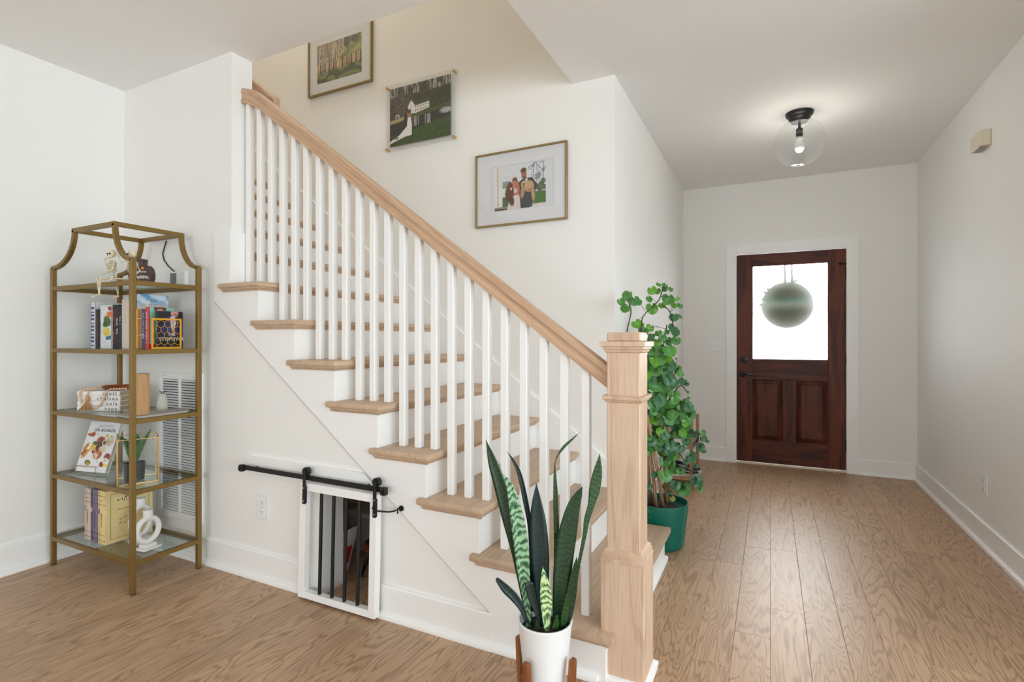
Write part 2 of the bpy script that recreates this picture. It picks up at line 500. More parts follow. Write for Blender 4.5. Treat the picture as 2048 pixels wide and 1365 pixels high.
# skirt board with stepped upper edge and slanted lower edge, and the plinth that wraps the wall end
poly = [(-2.682, 1.795), (XE, 1.795), (XE, TOPS[7] - .012), (XE, TOPS[7] - TT), (rise(8), TOPS[7] - TT)]
for n in range(8, 0, -1):
    poly.append((rise(n), TOPS[n-1] - TT))
    poly.append((rise(n), (TOPS[n-2] - TT) if n > 1 else 0))
seen = []
for p in poly:
    if not seen or (abs(p[0]-seen[-1][0]) + abs(p[1]-seen[-1][1])) > 1e-6: seen.append(p)
poly = seen + [(-.981, 0), (-.981, .133), (-2.682, 1.424)]
MB().prism_xz(poly, YS, YF + .001).build('skirt_board', M['white'], stair, bevel=.0012)
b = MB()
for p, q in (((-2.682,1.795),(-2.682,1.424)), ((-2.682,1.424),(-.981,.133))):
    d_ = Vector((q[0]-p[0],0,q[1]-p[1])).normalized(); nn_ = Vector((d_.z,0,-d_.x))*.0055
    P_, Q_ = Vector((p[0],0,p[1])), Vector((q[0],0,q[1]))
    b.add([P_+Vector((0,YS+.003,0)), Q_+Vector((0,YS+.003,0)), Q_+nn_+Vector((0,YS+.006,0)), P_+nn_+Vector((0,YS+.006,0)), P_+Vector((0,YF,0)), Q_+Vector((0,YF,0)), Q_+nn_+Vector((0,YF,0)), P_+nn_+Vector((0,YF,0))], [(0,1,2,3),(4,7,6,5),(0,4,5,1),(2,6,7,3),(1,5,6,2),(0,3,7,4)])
b.build('skirt_edge_line', simple('edge_line_grey', rgb(168,158,144), .8), stair)  # thin tan-grey strip drawing the dark line along the skirt board's edge
MB().box(XE - .001, XE + .0125, YS, YF + WT, TOPS[7], 1.795).build('wall_end_plinth', M['white'], stair, bevel=.0012)
# shoe moulding round the foot of the stairs
prof = [(0,0),(.017,0),(.017,.008)] + [(.017*math.cos(a), .008+.017*math.sin(a)) for a in (.5,1.0,1.57)]
b = MB()
for p0, p1, nr in (((-.981,YS,0),(-.551,YS,0),(0,-1,0)), ((rise(1),1.98,0),(rise(1),2.967,0),(1,0,0)), ((rise(1)+.017,2.95,0),(XH+.01,2.95,0),(0,1,0)), ((-.392,1.825,0),(-.392,1.985,0),(1,0,0)), ((-.551,1.822,0),(-.375,1.822,0),(0,-1,0)), ((-.375,1.978,0),(rise(1),1.978,0),(0,1,0))):
    b.loft([[Vector(p) + Vector(nr)*a + Vector((0,0,z)) for a, z in prof] for p in (p0, p1)])
b.build('shoe_moulding', M['white'], stair)
# skirt board along the back wall
sk = lambda x: .528 - .756*(x + .851)
MB().prism_xz([(-.803, sk(-.803)), (-.803, .19), (-.90, .19), (-4.9, 3.0), (-4.9, sk(-4.9))], YB - .016, YB + .001).build('back_skirt_board', M['white'], stair, bevel=.001)
# balusters
RAILY = 1.900
def railtop(x): return 1.139 - .7397*(x + .553)
for n in range(1, 9):
    for k in ((1, 2) if n == 1 else (0, 1, 2)):
        c = nose(n) - .046 - .0861*k; w = .0158
        zb = TOPS[n-1] - .0005
        top = [railtop(c+dx) - .078 for dx in (-w, w)]
        b = MB().add([(c-w,RAILY-w,zb),(c+w,RAILY-w,zb),(c+w,RAILY+w,zb),(c-w,RAILY+w,zb),
                      (c-w,RAILY-w,top[0]),(c+w,RAILY-w,top[1]),(c+w,RAILY+w,top[1]),(c-w,RAILY+w,top[0])],
                     [(0,3,2,1),(4,5,6,7),(0,1,5,4),(1,2,6,5),(2,3,7,6),(3,0,4,7)])
        b.build('baluster', M['white'], stair, bevel=.0022)
# handrail
RP = [(0,.0425),(.014,.042),(.024,.036),(.0285,.024),(.0285,.012),(.024,.003),(.0225,-.008),(.0245,-.018),(.0285,-.024),(.0285,-.0425)]
RPF = RP + [(-a, z) for a, z in reversed(RP[1:])]
def rail_ring(x, zc, y, s=1.0): return [Vector((x, y + a*s, zc + z*s)) for a, z in RPF]
xs = [-.530, -.9, -1.5, -2.1, -2.40]
rings = [rail_ring(x, railtop(x) - .0425, RAILY) for x in xs]
z = railtop(-2.40) - .0425
for x, sl in ((-2.44, .68), (-2.475, .55), (-2.51, .40), (-2.535, .32), (XE - .0005, .3)):
    px_ = rings[-1][0].x; z += sl*(px_ - x); rings.append(rail_ring(x, z, RAILY))
hr = MB().loft(rings).build('handrail', M['oak_x'], stair, angle=.5)
pl = lambda x0, x1: [rail_ring(x, railtop(x) - .0425, RAILY, 1.02) for x in (x0, x1)]
MB().loft(pl(-.5305, -.538)).build('joint_plug', simple('dark_oak_joint', rgb(150,108,72), .5), hr, angle=.5)
# newel post
NX, NY = -.4695, 1.900
newel = empty('newel_post', (NX, NY, 0), parent=stair)
def sq(w, z): return [Vector((NX-w,NY-w,z)), Vector((NX+w,NY-w,z)), Vector((NX+w,NY+w,z)), Vector((NX-w,NY+w,z))]
def sqloft(name, prof, mat=None, bev=.0012):
    return MB().loft([sq(w, z) for w, z in prof]).build(name, mat or M['oak_z'], newel, bevel=bev)
sqloft('base_block', [(.078, 0), (.078, .427)], bev=.003)
sqloft('shaft', [(.060, .42), (.060, 1.176)], bev=.003)
sqloft('base_moulding', [(.079,.424),(.0795,.437),(.075,.4385),(.076,.452),(.071,.4535),(.071,.462),(.0615,.470),(.058,.4705)], bev=.0006)
sqloft('collar_moulding', [(.0605,.994),(.066,.998),(.069,.1003*10),(.0735,1.007),(.0735,1.013),(.074,1.015),(.0745,1.019),(.060,1.0195)], bev=.0005)
sqloft('cap_moulding', [(.0605,1.172),(.066,1.176),(.068,1.184),(.0725,1.187),(.0725,1.193),(.077,1.196)], bev=.0005)
sqloft('cap_plate', [(.0805,1.1955),(.0805,1.2135)], bev=.001)
sqloft('cap_block', [(.0600,1.213),(.0600,1.2465)], bev=.004)
# second handrail fixed to the inside of the stair wall
wr = empty('wall_handrail', (-3.2, 2.0, 2.9), 'oak wall handrail inside the stairwell behind the white wall end', 'handrail')
zt2 = lambda x: 2.553 - .7397*(x + 2.437)
MB().loft([rail_ring(x, zt2(x) - .035, 2.005, .82) for x in (-2.437, -3.0, -4.2, -4.9)]).build('rail', M['oak_x'], wr, bevel=.004, angle=.5)
for x in (-2.75, -4.2):
    MB().tube([(x, YF+WT, zt2(x)-.12), (x, 1.985, zt2(x)-.12), (x, 2.005, zt2(x)-.07)], .007, 8).build('bracket', M['chrome'], wr, smooth=True)

# ================================================================== printed pictures: painted on a fine grid of points
PR = np.random.RandomState(5)
class Cv:
    """a small canvas, coordinates 0..1 to the right and down, colours in sRGB 0..255"""
    def __init__(s, w, h, c):
        s.w, s.h = w, h
        s.a = np.ones((h, w, 3))*np.array(c, float)
        s.x, s.y = np.meshgrid(np.linspace(0, 1, w), np.linspace(0, 1, h))
    def put(s, m, c, al=1.0):
        m = np.clip(m, 0, 1)[..., None]*al; s.a = s.a*(1-m) + np.array(c, float)*m; return s
    def ell(s, cx, cy, rx, ry, c, rot=0.0, soft=.12, al=1.0):
        asp = s.w/s.h
        dx, dy = (s.x-cx)*asp, s.y-cy; ca, sa = math.cos(rot), math.sin(rot)
        u, v = dx*ca+dy*sa, -dx*sa+dy*ca
        d = np.sqrt((u/(rx*asp))**2 + (v/ry)**2)
        return s.put((1+soft/2-d)/soft, c, al)
    def poly(s, pts, c, al=1.0):
        ins = np.zeros_like(s.x, bool); n = len(pts)
        for i in range(n):
            x0, y0 = pts[i]; x1, y1 = pts[(i+1) % n]
            if y0 == y1: continue
            k = ((s.y > y0) != (s.y > y1)) & (s.x < (x1-x0)*(s.y-y0)/(y1-y0) + x0)
            ins ^= k
        return s.put(ins.astype(float), c, al)
    def rect(s, x0, y0, x1, y1, c, al=1.0):
        return s.put(((s.x >= x0) & (s.x <= x1) & (s.y >= y0) & (s.y <= y1)).astype(float), c, al)
    def noisef(s, nx, ny):
        g = PR.rand(ny+2, nx+2)
        fx, fy = s.x*nx, s.y*ny; ix, iy = fx.astype(int), fy.astype(int); tx, ty = fx-ix, fy-iy
        return (g[iy,ix]*(1-tx)+g[iy,ix+1]*tx)*(1-ty) + (g[iy+1,ix]*(1-tx)+g[iy+1,ix+1]*tx)*ty
    def grain(s, nx, ny, amp, mask=None):
        n = (s.noisef(nx, ny)-.5)*2*amp
        if mask is not None: n = n*mask
        s.a = np.clip(s.a + n[..., None], 0, 255); return s
    def band(s, f, c, al=1.0):
        return s.put(f(s.x, s.y).astype(float), c, al)

k = NT('photo_print'); at_ = k.n('ShaderNodeAttribute', attribute_name='ink'); k.base(at_.outputs['Color'], .35)
M['print'] = k.m
k = NT('matte_print'); at_ = k.n('ShaderNodeAttribute', attribute_name='ink'); k.base(at_.outputs['Color'], .6)
M['printm'] = k.m
def print_mesh(name, cv, p0, du, dv, parent, mat='print'):
    """canvas -> flat grid: p0 upper left corner, du to the right edge, dv to the lower edge"""
    p0, du, dv = np.array(p0, float), np.array(du, float), np.array(dv, float)
    h, w = cv.h, cv.w
    P = p0 + cv.x[..., None]*du + cv.y[..., None]*dv
    o0 = np.array(WO[parent.name])
    idx = np.arange(h*w).reshape(h, w)
    q = np.stack([idx[:-1,:-1], idx[1:,:-1], idx[1:,1:], idx[:-1,1:]], -1).reshape(-1, 4)
    me = bpy.data.meshes.new(name)
    me.from_pydata((P.reshape(-1, 3)-o0).tolist(), [], q.tolist())
    c = np.clip(cv.a/255, 0, 1); lin = np.where(c <= .04045, c/12.92, ((c+.055)/1.055)**2.4)
    col = np.concatenate([lin.reshape(-1, 3), np.ones((h*w, 1))], 1).astype(np.float32)
    ca = me.color_attributes.new('ink', 'FLOAT_COLOR', 'POINT'); ca.data.foreach_set('color', col.ravel())
    me.materials.append(M[mat])
    o = link(bpy.data.objects.new(name, me)); o.parent = parent; WO[o.name] = WO[parent.name]
    return o

def text(name, body, size, loc, xd, ud, mat, parent, align='CENTER', squeeze=1.0, space=1.0, offset=0.0, shear=0.0):
    cu = bpy.data.curves.new('lettering', 'FONT'); cu.body = body; cu.size = size; cu.align_x = align; cu.align_y = 'CENTER'
    cu.resolution_u = 2; cu.extrude = .0002; cu.space_character = space; cu.offset = offset; cu.shear = shear
    t = link(bpy.data.objects.new('lettering', cu))
    bpy.context.view_layer.update()
    me = bpy.data.meshes.new_from_object(t.evaluated_get(bpy.context.evaluated_depsgraph_get()))
    bpy.data.objects.remove(t); bpy.data.curves.remove(cu)
    xd, ud = Vector(xd).normalized(), Vector(ud).normalized(); nd = xd.cross(ud)
    loc = Vector(loc); o0 = WO[parent.name]
    for v in me.vertices:
        v.co = loc + xd*(v.co.x*squeeze) + ud*v.co.y + nd*v.co.z - o0
    me.materials.clear(); me.materials.append(mat)
    o = link(bpy.data.objects.new(name, me)); o.parent = parent; WO[o.name] = WO[parent.name]
    return o
M['inkblack'] = simple('black_ink', (.012,.012,.014,1), .6)
M['inkwhite'] = simple('white_ink', (.85,.85,.83,1), .6)
M['inkgrey'] = simple('grey_ink', (.25,.25,.25,1), .6)

# ---- the three pictures on the stair wall
def photo_party():
    c = Cv(190, 126, (196,184,160))
    tr = c.noisef(60, 3)
    c.put((tr > .56).astype(float)*(c.y < .52), (120,104,86), .75)
    c.put((c.noisef(90, 6) > .6).astype(float)*(c.y < .4), (92,80,66), .55)
    c.poly([(.34,.62),(.62,.22),(1,.02),(1,.8),(.34,.8)], (176,174,112))
    c.poly([(.40,.60),(.70,.26),(1,.10),(1,.2),(.55,.58)], (128,140,70))
    c.ell(.68,.12,.07,.14,(72,74,60),0,.6); c.ell(.86,.10,.10,.09,(88,84,70),0,.7)
    c.grain(40, 26, 16)
    g = [(0,.68),(1,.64),(1,1),(0,1)]
    c.poly(g, (122,130,74)); n = c.noisef(9, 14)
    c.put((n > .52).astype(float)*(c.y > .68), (48,60,34), .8); c.grain(70, 46, 14)
    for i in range(20):
        x = .03 + i*.05; y = .62 - .05*(i/19)
        man = i % 2 == 1
        col = (40,40,42) if man else [(198,136,122),(206,156,142),(160,96,84)][i % 3]
        if i == 9: col = (232,224,214)
        c.poly([(x-.012,y-.11),(x+.012,y-.11),(x+(.012 if man else .024),y+.12),(x-(.012 if man else .024),y+.12)], col)
        c.ell(x, y-.135, .009, .022, (120,86,66), 0, .3)
        c.ell(x, y-.15, .009, .014, (58,42,32), 0, .3)
    return c
def photo_pond():
    c = Cv(200, 160, (60,58,48))
    c.put((c.noisef(70, 5) > .5).astype(float)*(c.y < .3), (88,88,82), .7)
    c.put((c.noisef(80, 8) > .62).astype(float)*(c.y < .16), (206,208,206), .8)
    c.poly([(.35,.25),(1,.14),(1,.48),(.35,.5)], (52,62,40)); c.ell(.22,.36,.15,.22,(104,92,74),0,.7,.6)
    c.grain(60, 48, 14)
    c.poly([(0,.56),(1,.44),(1,.52),(0,.66)], (74,84,48)); c.ell(.12,.57,.2,.035,(188,166,112),-.12,.5,.8)
    c.poly([(0,.62),(.4,.58),(1,.50),(1,.72),(0,.94)], (40,42,40))
    c.put((c.noisef(60, 3) > .6).astype(float)*(c.y > .56)*(c.y < .72)*(c.x > .38)*(c.x < .68), (196,196,194), .7)
    c.ell(.93,.565,.1,.05,(206,210,212),0,.6,.8); c.grain(50, 60, 10)
    W = (228,226,220)
    c.poly([(.31,.50),(.31,.36),(.365,.27),(.42,.355),(.42,.50)], W); c.poly([(.42,.355),(.64,.32),(.66,.36),(.42,.385)], (90,84,76))
    c.poly([(.42,.385),(.66,.355),(.66,.46),(.42,.51)], W)
    for i in range(9):
        x = .435+i*.025; c.rect(x, .395-.002*i, x+.009, .42-.002*i, (70,64,58)); c.rect(x, .445-.002*i, x+.009, .485-.004*i, (64,58,52))
    c.rect(.10,.47,.165,.53,(206,204,198)); c.rect(.115,.49,.15,.53,(80,78,72))
    c.poly([(0,.93),(.45,.76),(1,.66),(1,1),(0,1)], (52,78,36)); c.grain(90, 70, 16)
    c.put((c.noisef(60, 40) > .8).astype(float)*(c.y > .8), (98,118,70), .5)
    c.poly([(.245,.49),(.30,.47),(.33,.60),(.30,.77),(.25,.76)], (34,32,34)); c.ell(.29,.43,.025,.035,(58,40,30),0,.3)
    c.ell(.325,.50,.032,.075,(168,112,88),0,.3); c.ell(.335,.455,.026,.04,(96,56,36),0,.3)
    c.poly([(.305,.56),(.355,.55),(.375,.70),(.375,.86),(.26,.87),(0,.95),(0,.91),(.16,.83),(.29,.70)], (236,234,230))
    c.ell(.11,.87,.04,.02,(120,116,96),0,.5)
    return c
def photo_couple():
    c = Cv(180, 134, (226,230,234))
    c.put((c.noisef(22, 14) > .62).astype(float)*(c.x > .66)*(c.y < .6), (96,106,122), .55)
    for x in (.77,.83,.87,.95): c.rect(x, .02, x+.012, .62, (84,92,104), .8)
    for x0, y0, x1, y1 in ((.78,.2,.66,.08),(.86,.3,.98,.12),(.95,.2,.82,.05),(.84,.42,.72,.26)):
        d = np.abs((c.x-x0)*(y1-y0)-(c.y-y0)*(x1-x0))/math.hypot(x1-x0, y1-y0)
        c.put((d < .006)*((c.x-x0)*(c.x-x1) < 0), (92,100,112), .8)
    c.rect(.16,.34,.32,.44,(150,158,160)); c.rect(.16,.44,.30,.50,(120,160,110))
    c.poly([(.0,0),(.10,0),(.10,.35),(.16,.97),(.0,1)], (238,236,230)); c.poly([(.04,0),(.08,0),(.09,.9),(.05,.9)], (212,206,196))
    c.rect(.16,.70,.30,.96,(70,104,58)); c.rect(.0,.965,1,1,(66,56,54)); c.rect(.0,.92,.3,.965,(150,132,122))
    c.rect(.76,.66,1,.93,(72,118,52)); c.rect(.70,.93,1,1,(222,218,214))
    for x, y in ((.84,.56),(.92,.50),(.89,.62),(.97,.58),(.95,.44)): c.ell(x, y, .045, .06, (84,104,72), 0, .4)
    c.grain(60, 46, 9)
    # groom
    c.poly([(.47,.98),(.47,.42),(.56,.33),(.74,.33),(.84,.50),(.80,.66),(.74,.99)], (58,60,68)); c.poly([(.60,.34),(.66,.34),(.64,.46)], (226,224,222))
    c.ell(.585,.24,.052,.115,(176,116,92),0,.2); c.ell(.575,.145,.058,.055,(98,66,48),-.2,.3); c.ell(.595,.31,.036,.035,(132,82,60),0,.4)
    # tan dog
    c.ell(.68,.52,.10,.13,(200,164,124),.3,.2); c.ell(.585,.47,.06,.085,(212,184,146),0,.2); c.ell(.56,.62,.04,.17,(186,150,112),.2,.3); c.ell(.76,.70,.035,.17,(196,156,118),-.1,.3)
    c.ell(.57,.455,.010,.014,(50,38,32)); c.ell(.605,.45,.010,.014,(50,38,32)); c.ell(.585,.495,.014,.016,(44,34,30)); c.ell(.70,.60,.05,.03,(186,126,100),-.3,.3)
    # bride
    c.poly([(.25,1),(.31,.72),(.37,.52),(.47,.50),(.50,.74),(.52,1)], (224,214,208)); c.ell(.43,.44,.055,.10,(190,118,86),0,.2); c.ell(.405,.40,.05,.085,(186,124,98),0,.2)
    c.ell(.405,.345,.05,.07,(116,76,54),0,.25); c.ell(.40,.415,.037,.065,(196,134,106),0,.2); c.ell(.475,.58,.026,.12,(190,116,84),.1,.3); c.ell(.42,.66,.08,.028,(192,120,88),-.2,.3)
    # brown dog
    c.ell(.30,.62,.085,.19,(104,58,44),.1,.25); c.ell(.31,.46,.055,.085,(112,62,46),0,.25); c.ell(.34,.80,.05,.12,(96,54,42),-.2,.3); c.ell(.33,.53,.02,.03,(226,218,212),0,.4)
    c.grain(120, 90, 8)
    return c

def framed(name, label, x0, x1, z0, z1, print_rect, canvas, mat_rect=None):
    t = empty(name, ((x0+x1)/2, YB, z0), label, 'picture')
    w, d = .0115, .024
    yF, yB_ = YB - d, YB - .0005
    b = MB()
    b.box(x0, x1, yF, yB_, z0, z0+w); b.box(x0, x1, yF, yB_, z1-w, z1); b.box(x0, x0+w, yF, yB_, z0+w, z1-w); b.box(x1-w, x1, yF, yB_, z0+w, z1-w)
    b.build('frame', M['bronze'], t, bevel=.0012)
    b = MB(); ym = YB - .012
    if mat_rect:
        a, c_, e, g = mat_rect
        b.box(x0+w, a, ym-.002, ym, z0+w, z1-w); b.box(c_, x1-w, ym-.002, ym, z0+w, z1-w); b.box(a, c_, ym-.002, ym, z0+w, e); b.box(a, c_, ym-.002, ym, g, z1-w)
        b.build('mat_board', M['matboard'], t)
        MB().box(x0+w, x1-w, ym+.001, ym+.004, z0+w, z1-w).build('backing_paper', M['paper'], t)
        yp = ym + .0008
    else:
        b.box(x0+w, x1-w, ym, ym+.003, z0+w, z1-w).build('mat_board', M['matboard'], t)
        yp = ym - .0004
    a, c_, e, g = print_rect
    print_mesh('photo_print', canvas, (a, yp, g), (c_-a, 0, 0), (0, 0, e-g), t)
    MB().box(x0+w, x1-w, YB-.0195, YB-.0185, z0+w, z1-w).build('glazing', M['acrylic'], t)
    return t
M['matboard'] = simple('mat_board', (.80,.81,.84,1), .7, 0, .01, 20)
M['paper'] = simple('photo_paper', (.74,.75,.79,1), .6, 0, .01, 20)
framed('framed_picture', 'thin gold framed photo of a long bridal party standing on grass', -3.222, -2.589, 3.092, 3.562, (-3.131,-2.686,3.180,3.476), photo_party())
framed('framed_picture', 'thin gold framed photo of a couple each holding a curly dog', -1.717, -1.087, 1.938, 2.408, (-1.580,-1.227,2.036,2.311), photo_couple(), (-1.618,-1.173,2.026,2.318))
t = empty('acrylic_picture', (-2.16, YB, 2.545), 'frameless clear acrylic photo of a couple beside a pond and white house', 'picture')
MB().box(-2.455, -1.866, YB-.026, YB-.022, 2.545, 3.015).build('acrylic_sheet', M['acrylic'], t, bevel=.0008)
MB().box(-2.455, -1.866, YB-.0195, YB-.0165, 2.545, 3.015).build('acrylic_back_sheet', M['acrylic'], t, bevel=.0008)
print_mesh('photo_print', photo_pond(), (-2.417, YB-.0208, 2.987), (.51, 0, 0), (0, 0, -.408), t)
MB().box(-2.416, -1.908, YB-.0204, YB-.0198, 2.580, 2.986).build('print_backing', M['paper'], t)
for x in (-2.440, -1.881):
    for z in (2.562, 2.998):
        MB().tube([(x, YB, z), (x, YB-.034, z)], .0085, 12).build('standoff', M['gold'], t, angle=.6)

# ================================================================== entry door
M['mahog'] = wood('mahogany_door', rgb(98,47,25), rgb(38,17,10), 'z', .5, 9, .45, .38, 1.0, 40, .16, .3, .9, .2)
M['mahogx'] = wood('mahogany_rail', rgb(92,44,24), rgb(36,16,10), 'x', .5, 9, .45, .38, 1.0, 40, .12, .3, .9, .2)
door = struct(empty('door_1', (.159, YD, 0)))
door['label'] = 'dark mahogany front door with frosted glass upper half'
yd0, yd1 = YD + .004, YD + .048
SX0, SX1, SZ0, SZ1 = -.298, .616, .022, 2.041
GX0, GX1, GZ0, GZ1 = -.158, .477, 1.019, 1.927
MB().box(SX0, GX0, yd0, yd1, SZ0, SZ1).build('stile', M['mahog'], door, bevel=.0015)
MB().box(GX1, SX1, yd0, yd1, SZ0, SZ1).build('stile', M['mahog'], door, bevel=.0015)
MB().box(GX0, GX1, yd0, yd1, GZ1, SZ1).build('top_rail', M['mahogx'], door, bevel=.0012)
MB().box(GX0, GX1, yd0, yd1, .828, GZ0).build('lock_rail', M['mahogx'], door, bevel=.0012)
MB().box(GX0, GX1, yd0, yd1, SZ0, .240).build('bottom_rail', M['mahogx'], door, bevel=.0012)
MB().box(.108, .213, yd0, yd1, .240, .828).build('mullion', M['mahog'], door, bevel=.0012)
for a, c in ((GX0, .108), (.213, GX1)):
    m = .006; w = .042
    rg = [[(a,yd0+.014,.240),(c,yd0+.014,.240),(c,yd0+.014,.828),(a,yd0+.014,.828)],
          [(a+m,yd0+.015,.246),(c-m,yd0+.015,.246),(c-m,yd0+.015,.822),(a+m,yd0+.015,.822)],
          [(a+w,yd0+.002,.240+w),(c-w,yd0+.002,.240+w),(c-w,yd0+.002,.828-w),(a+w,yd0+.002,.828-w)],
          [(a+w+.004,yd0+.005,.244+w),(c-w-.004,yd0+.005,.244+w),(c-w-.004,yd0+.005,.824-w),(a+w+.004,yd0+.005,.824-w)]]
    MB().loft([[Vector(p) for p in r] for r in rg]).build('panel', M['mahog'], door)
    b = MB()
    for p0, p1 in (((a,.240),(c,.240)),((c,.240),(c,.828)),((c,.828),(a,.828)),((a,.828),(a,.240))):
        b.tube([(p0[0],yd0+.007,p0[1]),(p1[0],yd0+.007,p1[1])], .006, 6)
    b.build('panel_moulding', M['mahog'], door)
b = MB()
for p0, p1 in (((GX0,GZ0),(GX1,GZ0)),((GX1,GZ0),(GX1,GZ1)),((GX1,GZ1),(GX0,GZ1)),((GX0,GZ1),(GX0,GZ0))):
    b.tube([(p0[0],yd0+.008,p0[1]),(p1[0],yd0+.008,p1[1])], .007, 6)
b.build('glazing_bead', M['mahog'], door)
k = NT('frosted_glass')
rf = k.n('ShaderNodeBsdfRefraction'); rf.inputs['Roughness'].default_value = .32; rf.inputs['IOR'].default_value = 1.12; rf.inputs['Color'].default_value = (.97,.98,.97,1)
tl = k.n('ShaderNodeBsdfTranslucent'); tl.inputs['Color'].default_value = (.95,.96,.94,1)
mx = k.n('ShaderNodeMixShader'); mx.inputs[0].default_value = .05
k.l(rf.outputs[0], mx.inputs[1]); k.l(tl.outputs[0], mx.inputs[2]); k.l(mx.outputs[0], k.out.inputs[0]); k.t.nodes.remove(k.b)
MB().add([(GX0,YD+.026,GZ0),(GX1,YD+.026,GZ0),(GX1,YD+.026,GZ1),(GX0,YD+.026,GZ1)], [(0,1,2,3)]).build('frosted_pane', k.m, door)
for z in (1.824, 1.037, .247):
    h_ = MB().tube([(SX1+.004, YD-.006, z-.05), (SX1+.004, YD-.006, z+.05)], .008, 10)
    h_.box(SX1-.002, SX1+.012, YD-.003, YD+.006, z-.05, z+.05)
    h_.build('hinge', M['black'], door, angle=.6)
MB().tube([(SX1+.002, YD-.012, 1.90), (SX1-.06, YD-.02, 1.905)], .006, 8).build('hinge_stop', M['black'], door, angle=.6)
dbl = MB(); Mx = Matrix.Translation((-.233, yd0, 1.013)) @ Matrix.Rotation(R90, 4, 'X')
dbl.lathe([(.032,0),(.032,.006),(.026,.012),(.012,.014),(.012,.018),(0,.018)], n=20).xform(Mx)
db = dbl.build('deadbolt', M['black'], door, angle=.5)
MB().box(-.238,-.228,yd0-.035,yd0-.016,.998,1.030).build('thumb_turn', M['black'], db, bevel=.002)
Mx = Matrix.Translation((-.241, yd0, .875)) @ Matrix.Rotation(R90, 4, 'X')
hd = MB().lathe([(.032,0),(.032,.007),(.024,.012),(.011,.014),(.011,.05),(0,.05)], n=20).xform(Mx).build('door_handle', M['black'], door, angle=.5)
MB().tube([(-.241,yd0-.046,.875),(-.20,yd0-.048,.874),(-.125,yd0-.044,.862)], [.010,.009,.007], 8).build('lever', M['black'], hd, smooth=True)
MB().box(SX0-.003, SX0+.001, yd0-.001, yd0+.03, .84, .91).build('strike_edge', M['black'], door)
MB().box(-.243,-.223,yd0-.004,yd0,.585,.60).build('lock_cover', M['black'], door, bevel=.001)
struct(MB().box(DX0, DX1, YD-.012, YD+.13, 0, .018).build('trim_1', simple('sill_paint', rgb(214,200,176), .5), bevel=.003))
# casing and jamb
b = MB(); b.box(-.394, DX0, YD-.020, YD+.001, 0, 2.148); b.box(DX1, .711, YD-.020, YD+.001, 0, 2.148); b.box(DX0, DX1, YD-.020, YD+.001, DZ, 2.148)
struct(b.build('trim_2', M['trim'], bevel=.0015))
b = MB(); b.box(DX0-.001, DX0+.003, YD-.019, YD+.12, .018, DZ); b.box(DX1-.003, DX1+.001, YD-.019, YD+.12, .018, DZ); b.box(DX0, DX1, YD-.019, YD+.12, DZ-.004, DZ+.001)
struct(b.build('trim_3', M['trim']))
struct(MB().box(-2.5, 3.0, YD+.26, YD+3.2, -.2, -.06).build('floor_porch', simple('porch_concrete', rgb(196,192,184), .8)))
# round sign hanging outside, seen through the frosted pane
sg = empty('door_sign', (.142, YD+.075, 1.32), 'round sage door sign with pale band hanging outside frosted glass', 'door sign')
k = NT('backlit_painted_cloth'); sx3 = k.n('ShaderNodeSeparateXYZ'); k.l(k.coords(), sx3.inputs[0])
zf = k.math('DIVIDE', sx3.outputs[2], .45)
pc_ = k.ramp(zf, [(0,(.30,.32,.22,1)),(.36,(.32,.36,.25,1)),(.44,(.50,.54,.48,1)),(.52,(.66,.66,.58,1)),(.60,(.42,.58,.52,1)),(.72,(.36,.38,.25,1)),(1,(.28,.28,.18,1))])
tl = k.n('ShaderNodeBsdfTranslucent'); k.l(k.mix(1.0, pc_, (.11,.11,.11,1), 'MULTIPLY'), tl.inputs[0])
ad = k.n('ShaderNodeAddShader'); k.l(tl.outputs[0], ad.inputs[0]); k.l(k.b.outputs[0], ad.inputs[1]); k.l(ad.outputs[0], k.out.inputs[0]); k.base(pc_, .8)
M['signcloth'] = k.m
dsk = MB(); Mx = Matrix.Translation((.142, YD+.082, 1.545)) @ Matrix.Rotation(R90, 4, 'X')
dsk.lathe([(0,.006),(.12,.004),(.224,0)], n=48).xform(Mx).build('disc', M['signcloth'], sg, angle=.5)
for x in (.125, .183):
    MB().add([(x-.012,YD+.07,1.93),(x+.010,YD+.07,1.93),(x+.014,YD+.07,1.75),(x-.012,YD+.07,1.75),(x-.012,YD+.072,1.93),(x+.010,YD+.072,1.93),(x+.014,YD+.072,1.75),(x-.012,YD+.072,1.75)],
             [(0,1,2,3),(7,6,5,4),(0,4,5,1),(1,5,6,2),(2,6,7,3),(3,7,4,0)]).build('ribbon', simple('linen_ribbon', rgb(170,162,140), .8), sg)
for x, z, a in ((-.06,1.60,2.7),(-.045,1.67,2.3),(-.075,1.55,3.1),(-.02,1.70,1.9),(.21,1.77,.4),(.10,1.74,2.6),(.18,1.735,.6)):
    MB().ball((x, YD+.066, z), .03, .006, .013, 8, 6, Matrix.Rotation(-a, 3, 'Y')).build('leaf', simple('leaf_cloth', rgb(110,124,96), .8), sg, smooth=True)
# switch plate, door sensor, chime, outlets
def switch_plate(x0, x1, z0, z1, label):
    t = empty('light_switch', ((x0+x1)/2, YD, z0), label, 'light switch')
    MB().box(x0, x1, YD-.006, YD, z0, z1).build('plate', M['plastic'], t, bevel=.002, seg=2)
    for f in (.33, .67):
        x = x0 + (x1-x0)*f; z = (z0+z1)/2
        MB().box(x-.006, x+.006, YD-.009, YD-.005, z-.013, z+.013).build('toggle_slot', M['trim'], t)
        MB().obox((x, YD-.012, z+.003), (.004,0,0), (0,.006,-.003), (0,.002,.006)).build('toggle', M['plastic'], t, bevel=.001)
    return t
switch_plate(-.546, -.428, 1.096, 1.216, 'white double toggle light switch plate beside the front door')
t = tag(MB().box(-.344, -.308, YD-.034, YD-.020, 1.955, 2.032).build('door_sensor', M['plastic'], bevel=.003, seg=2), 'small white alarm sensor on the front door casing', 'sensor')
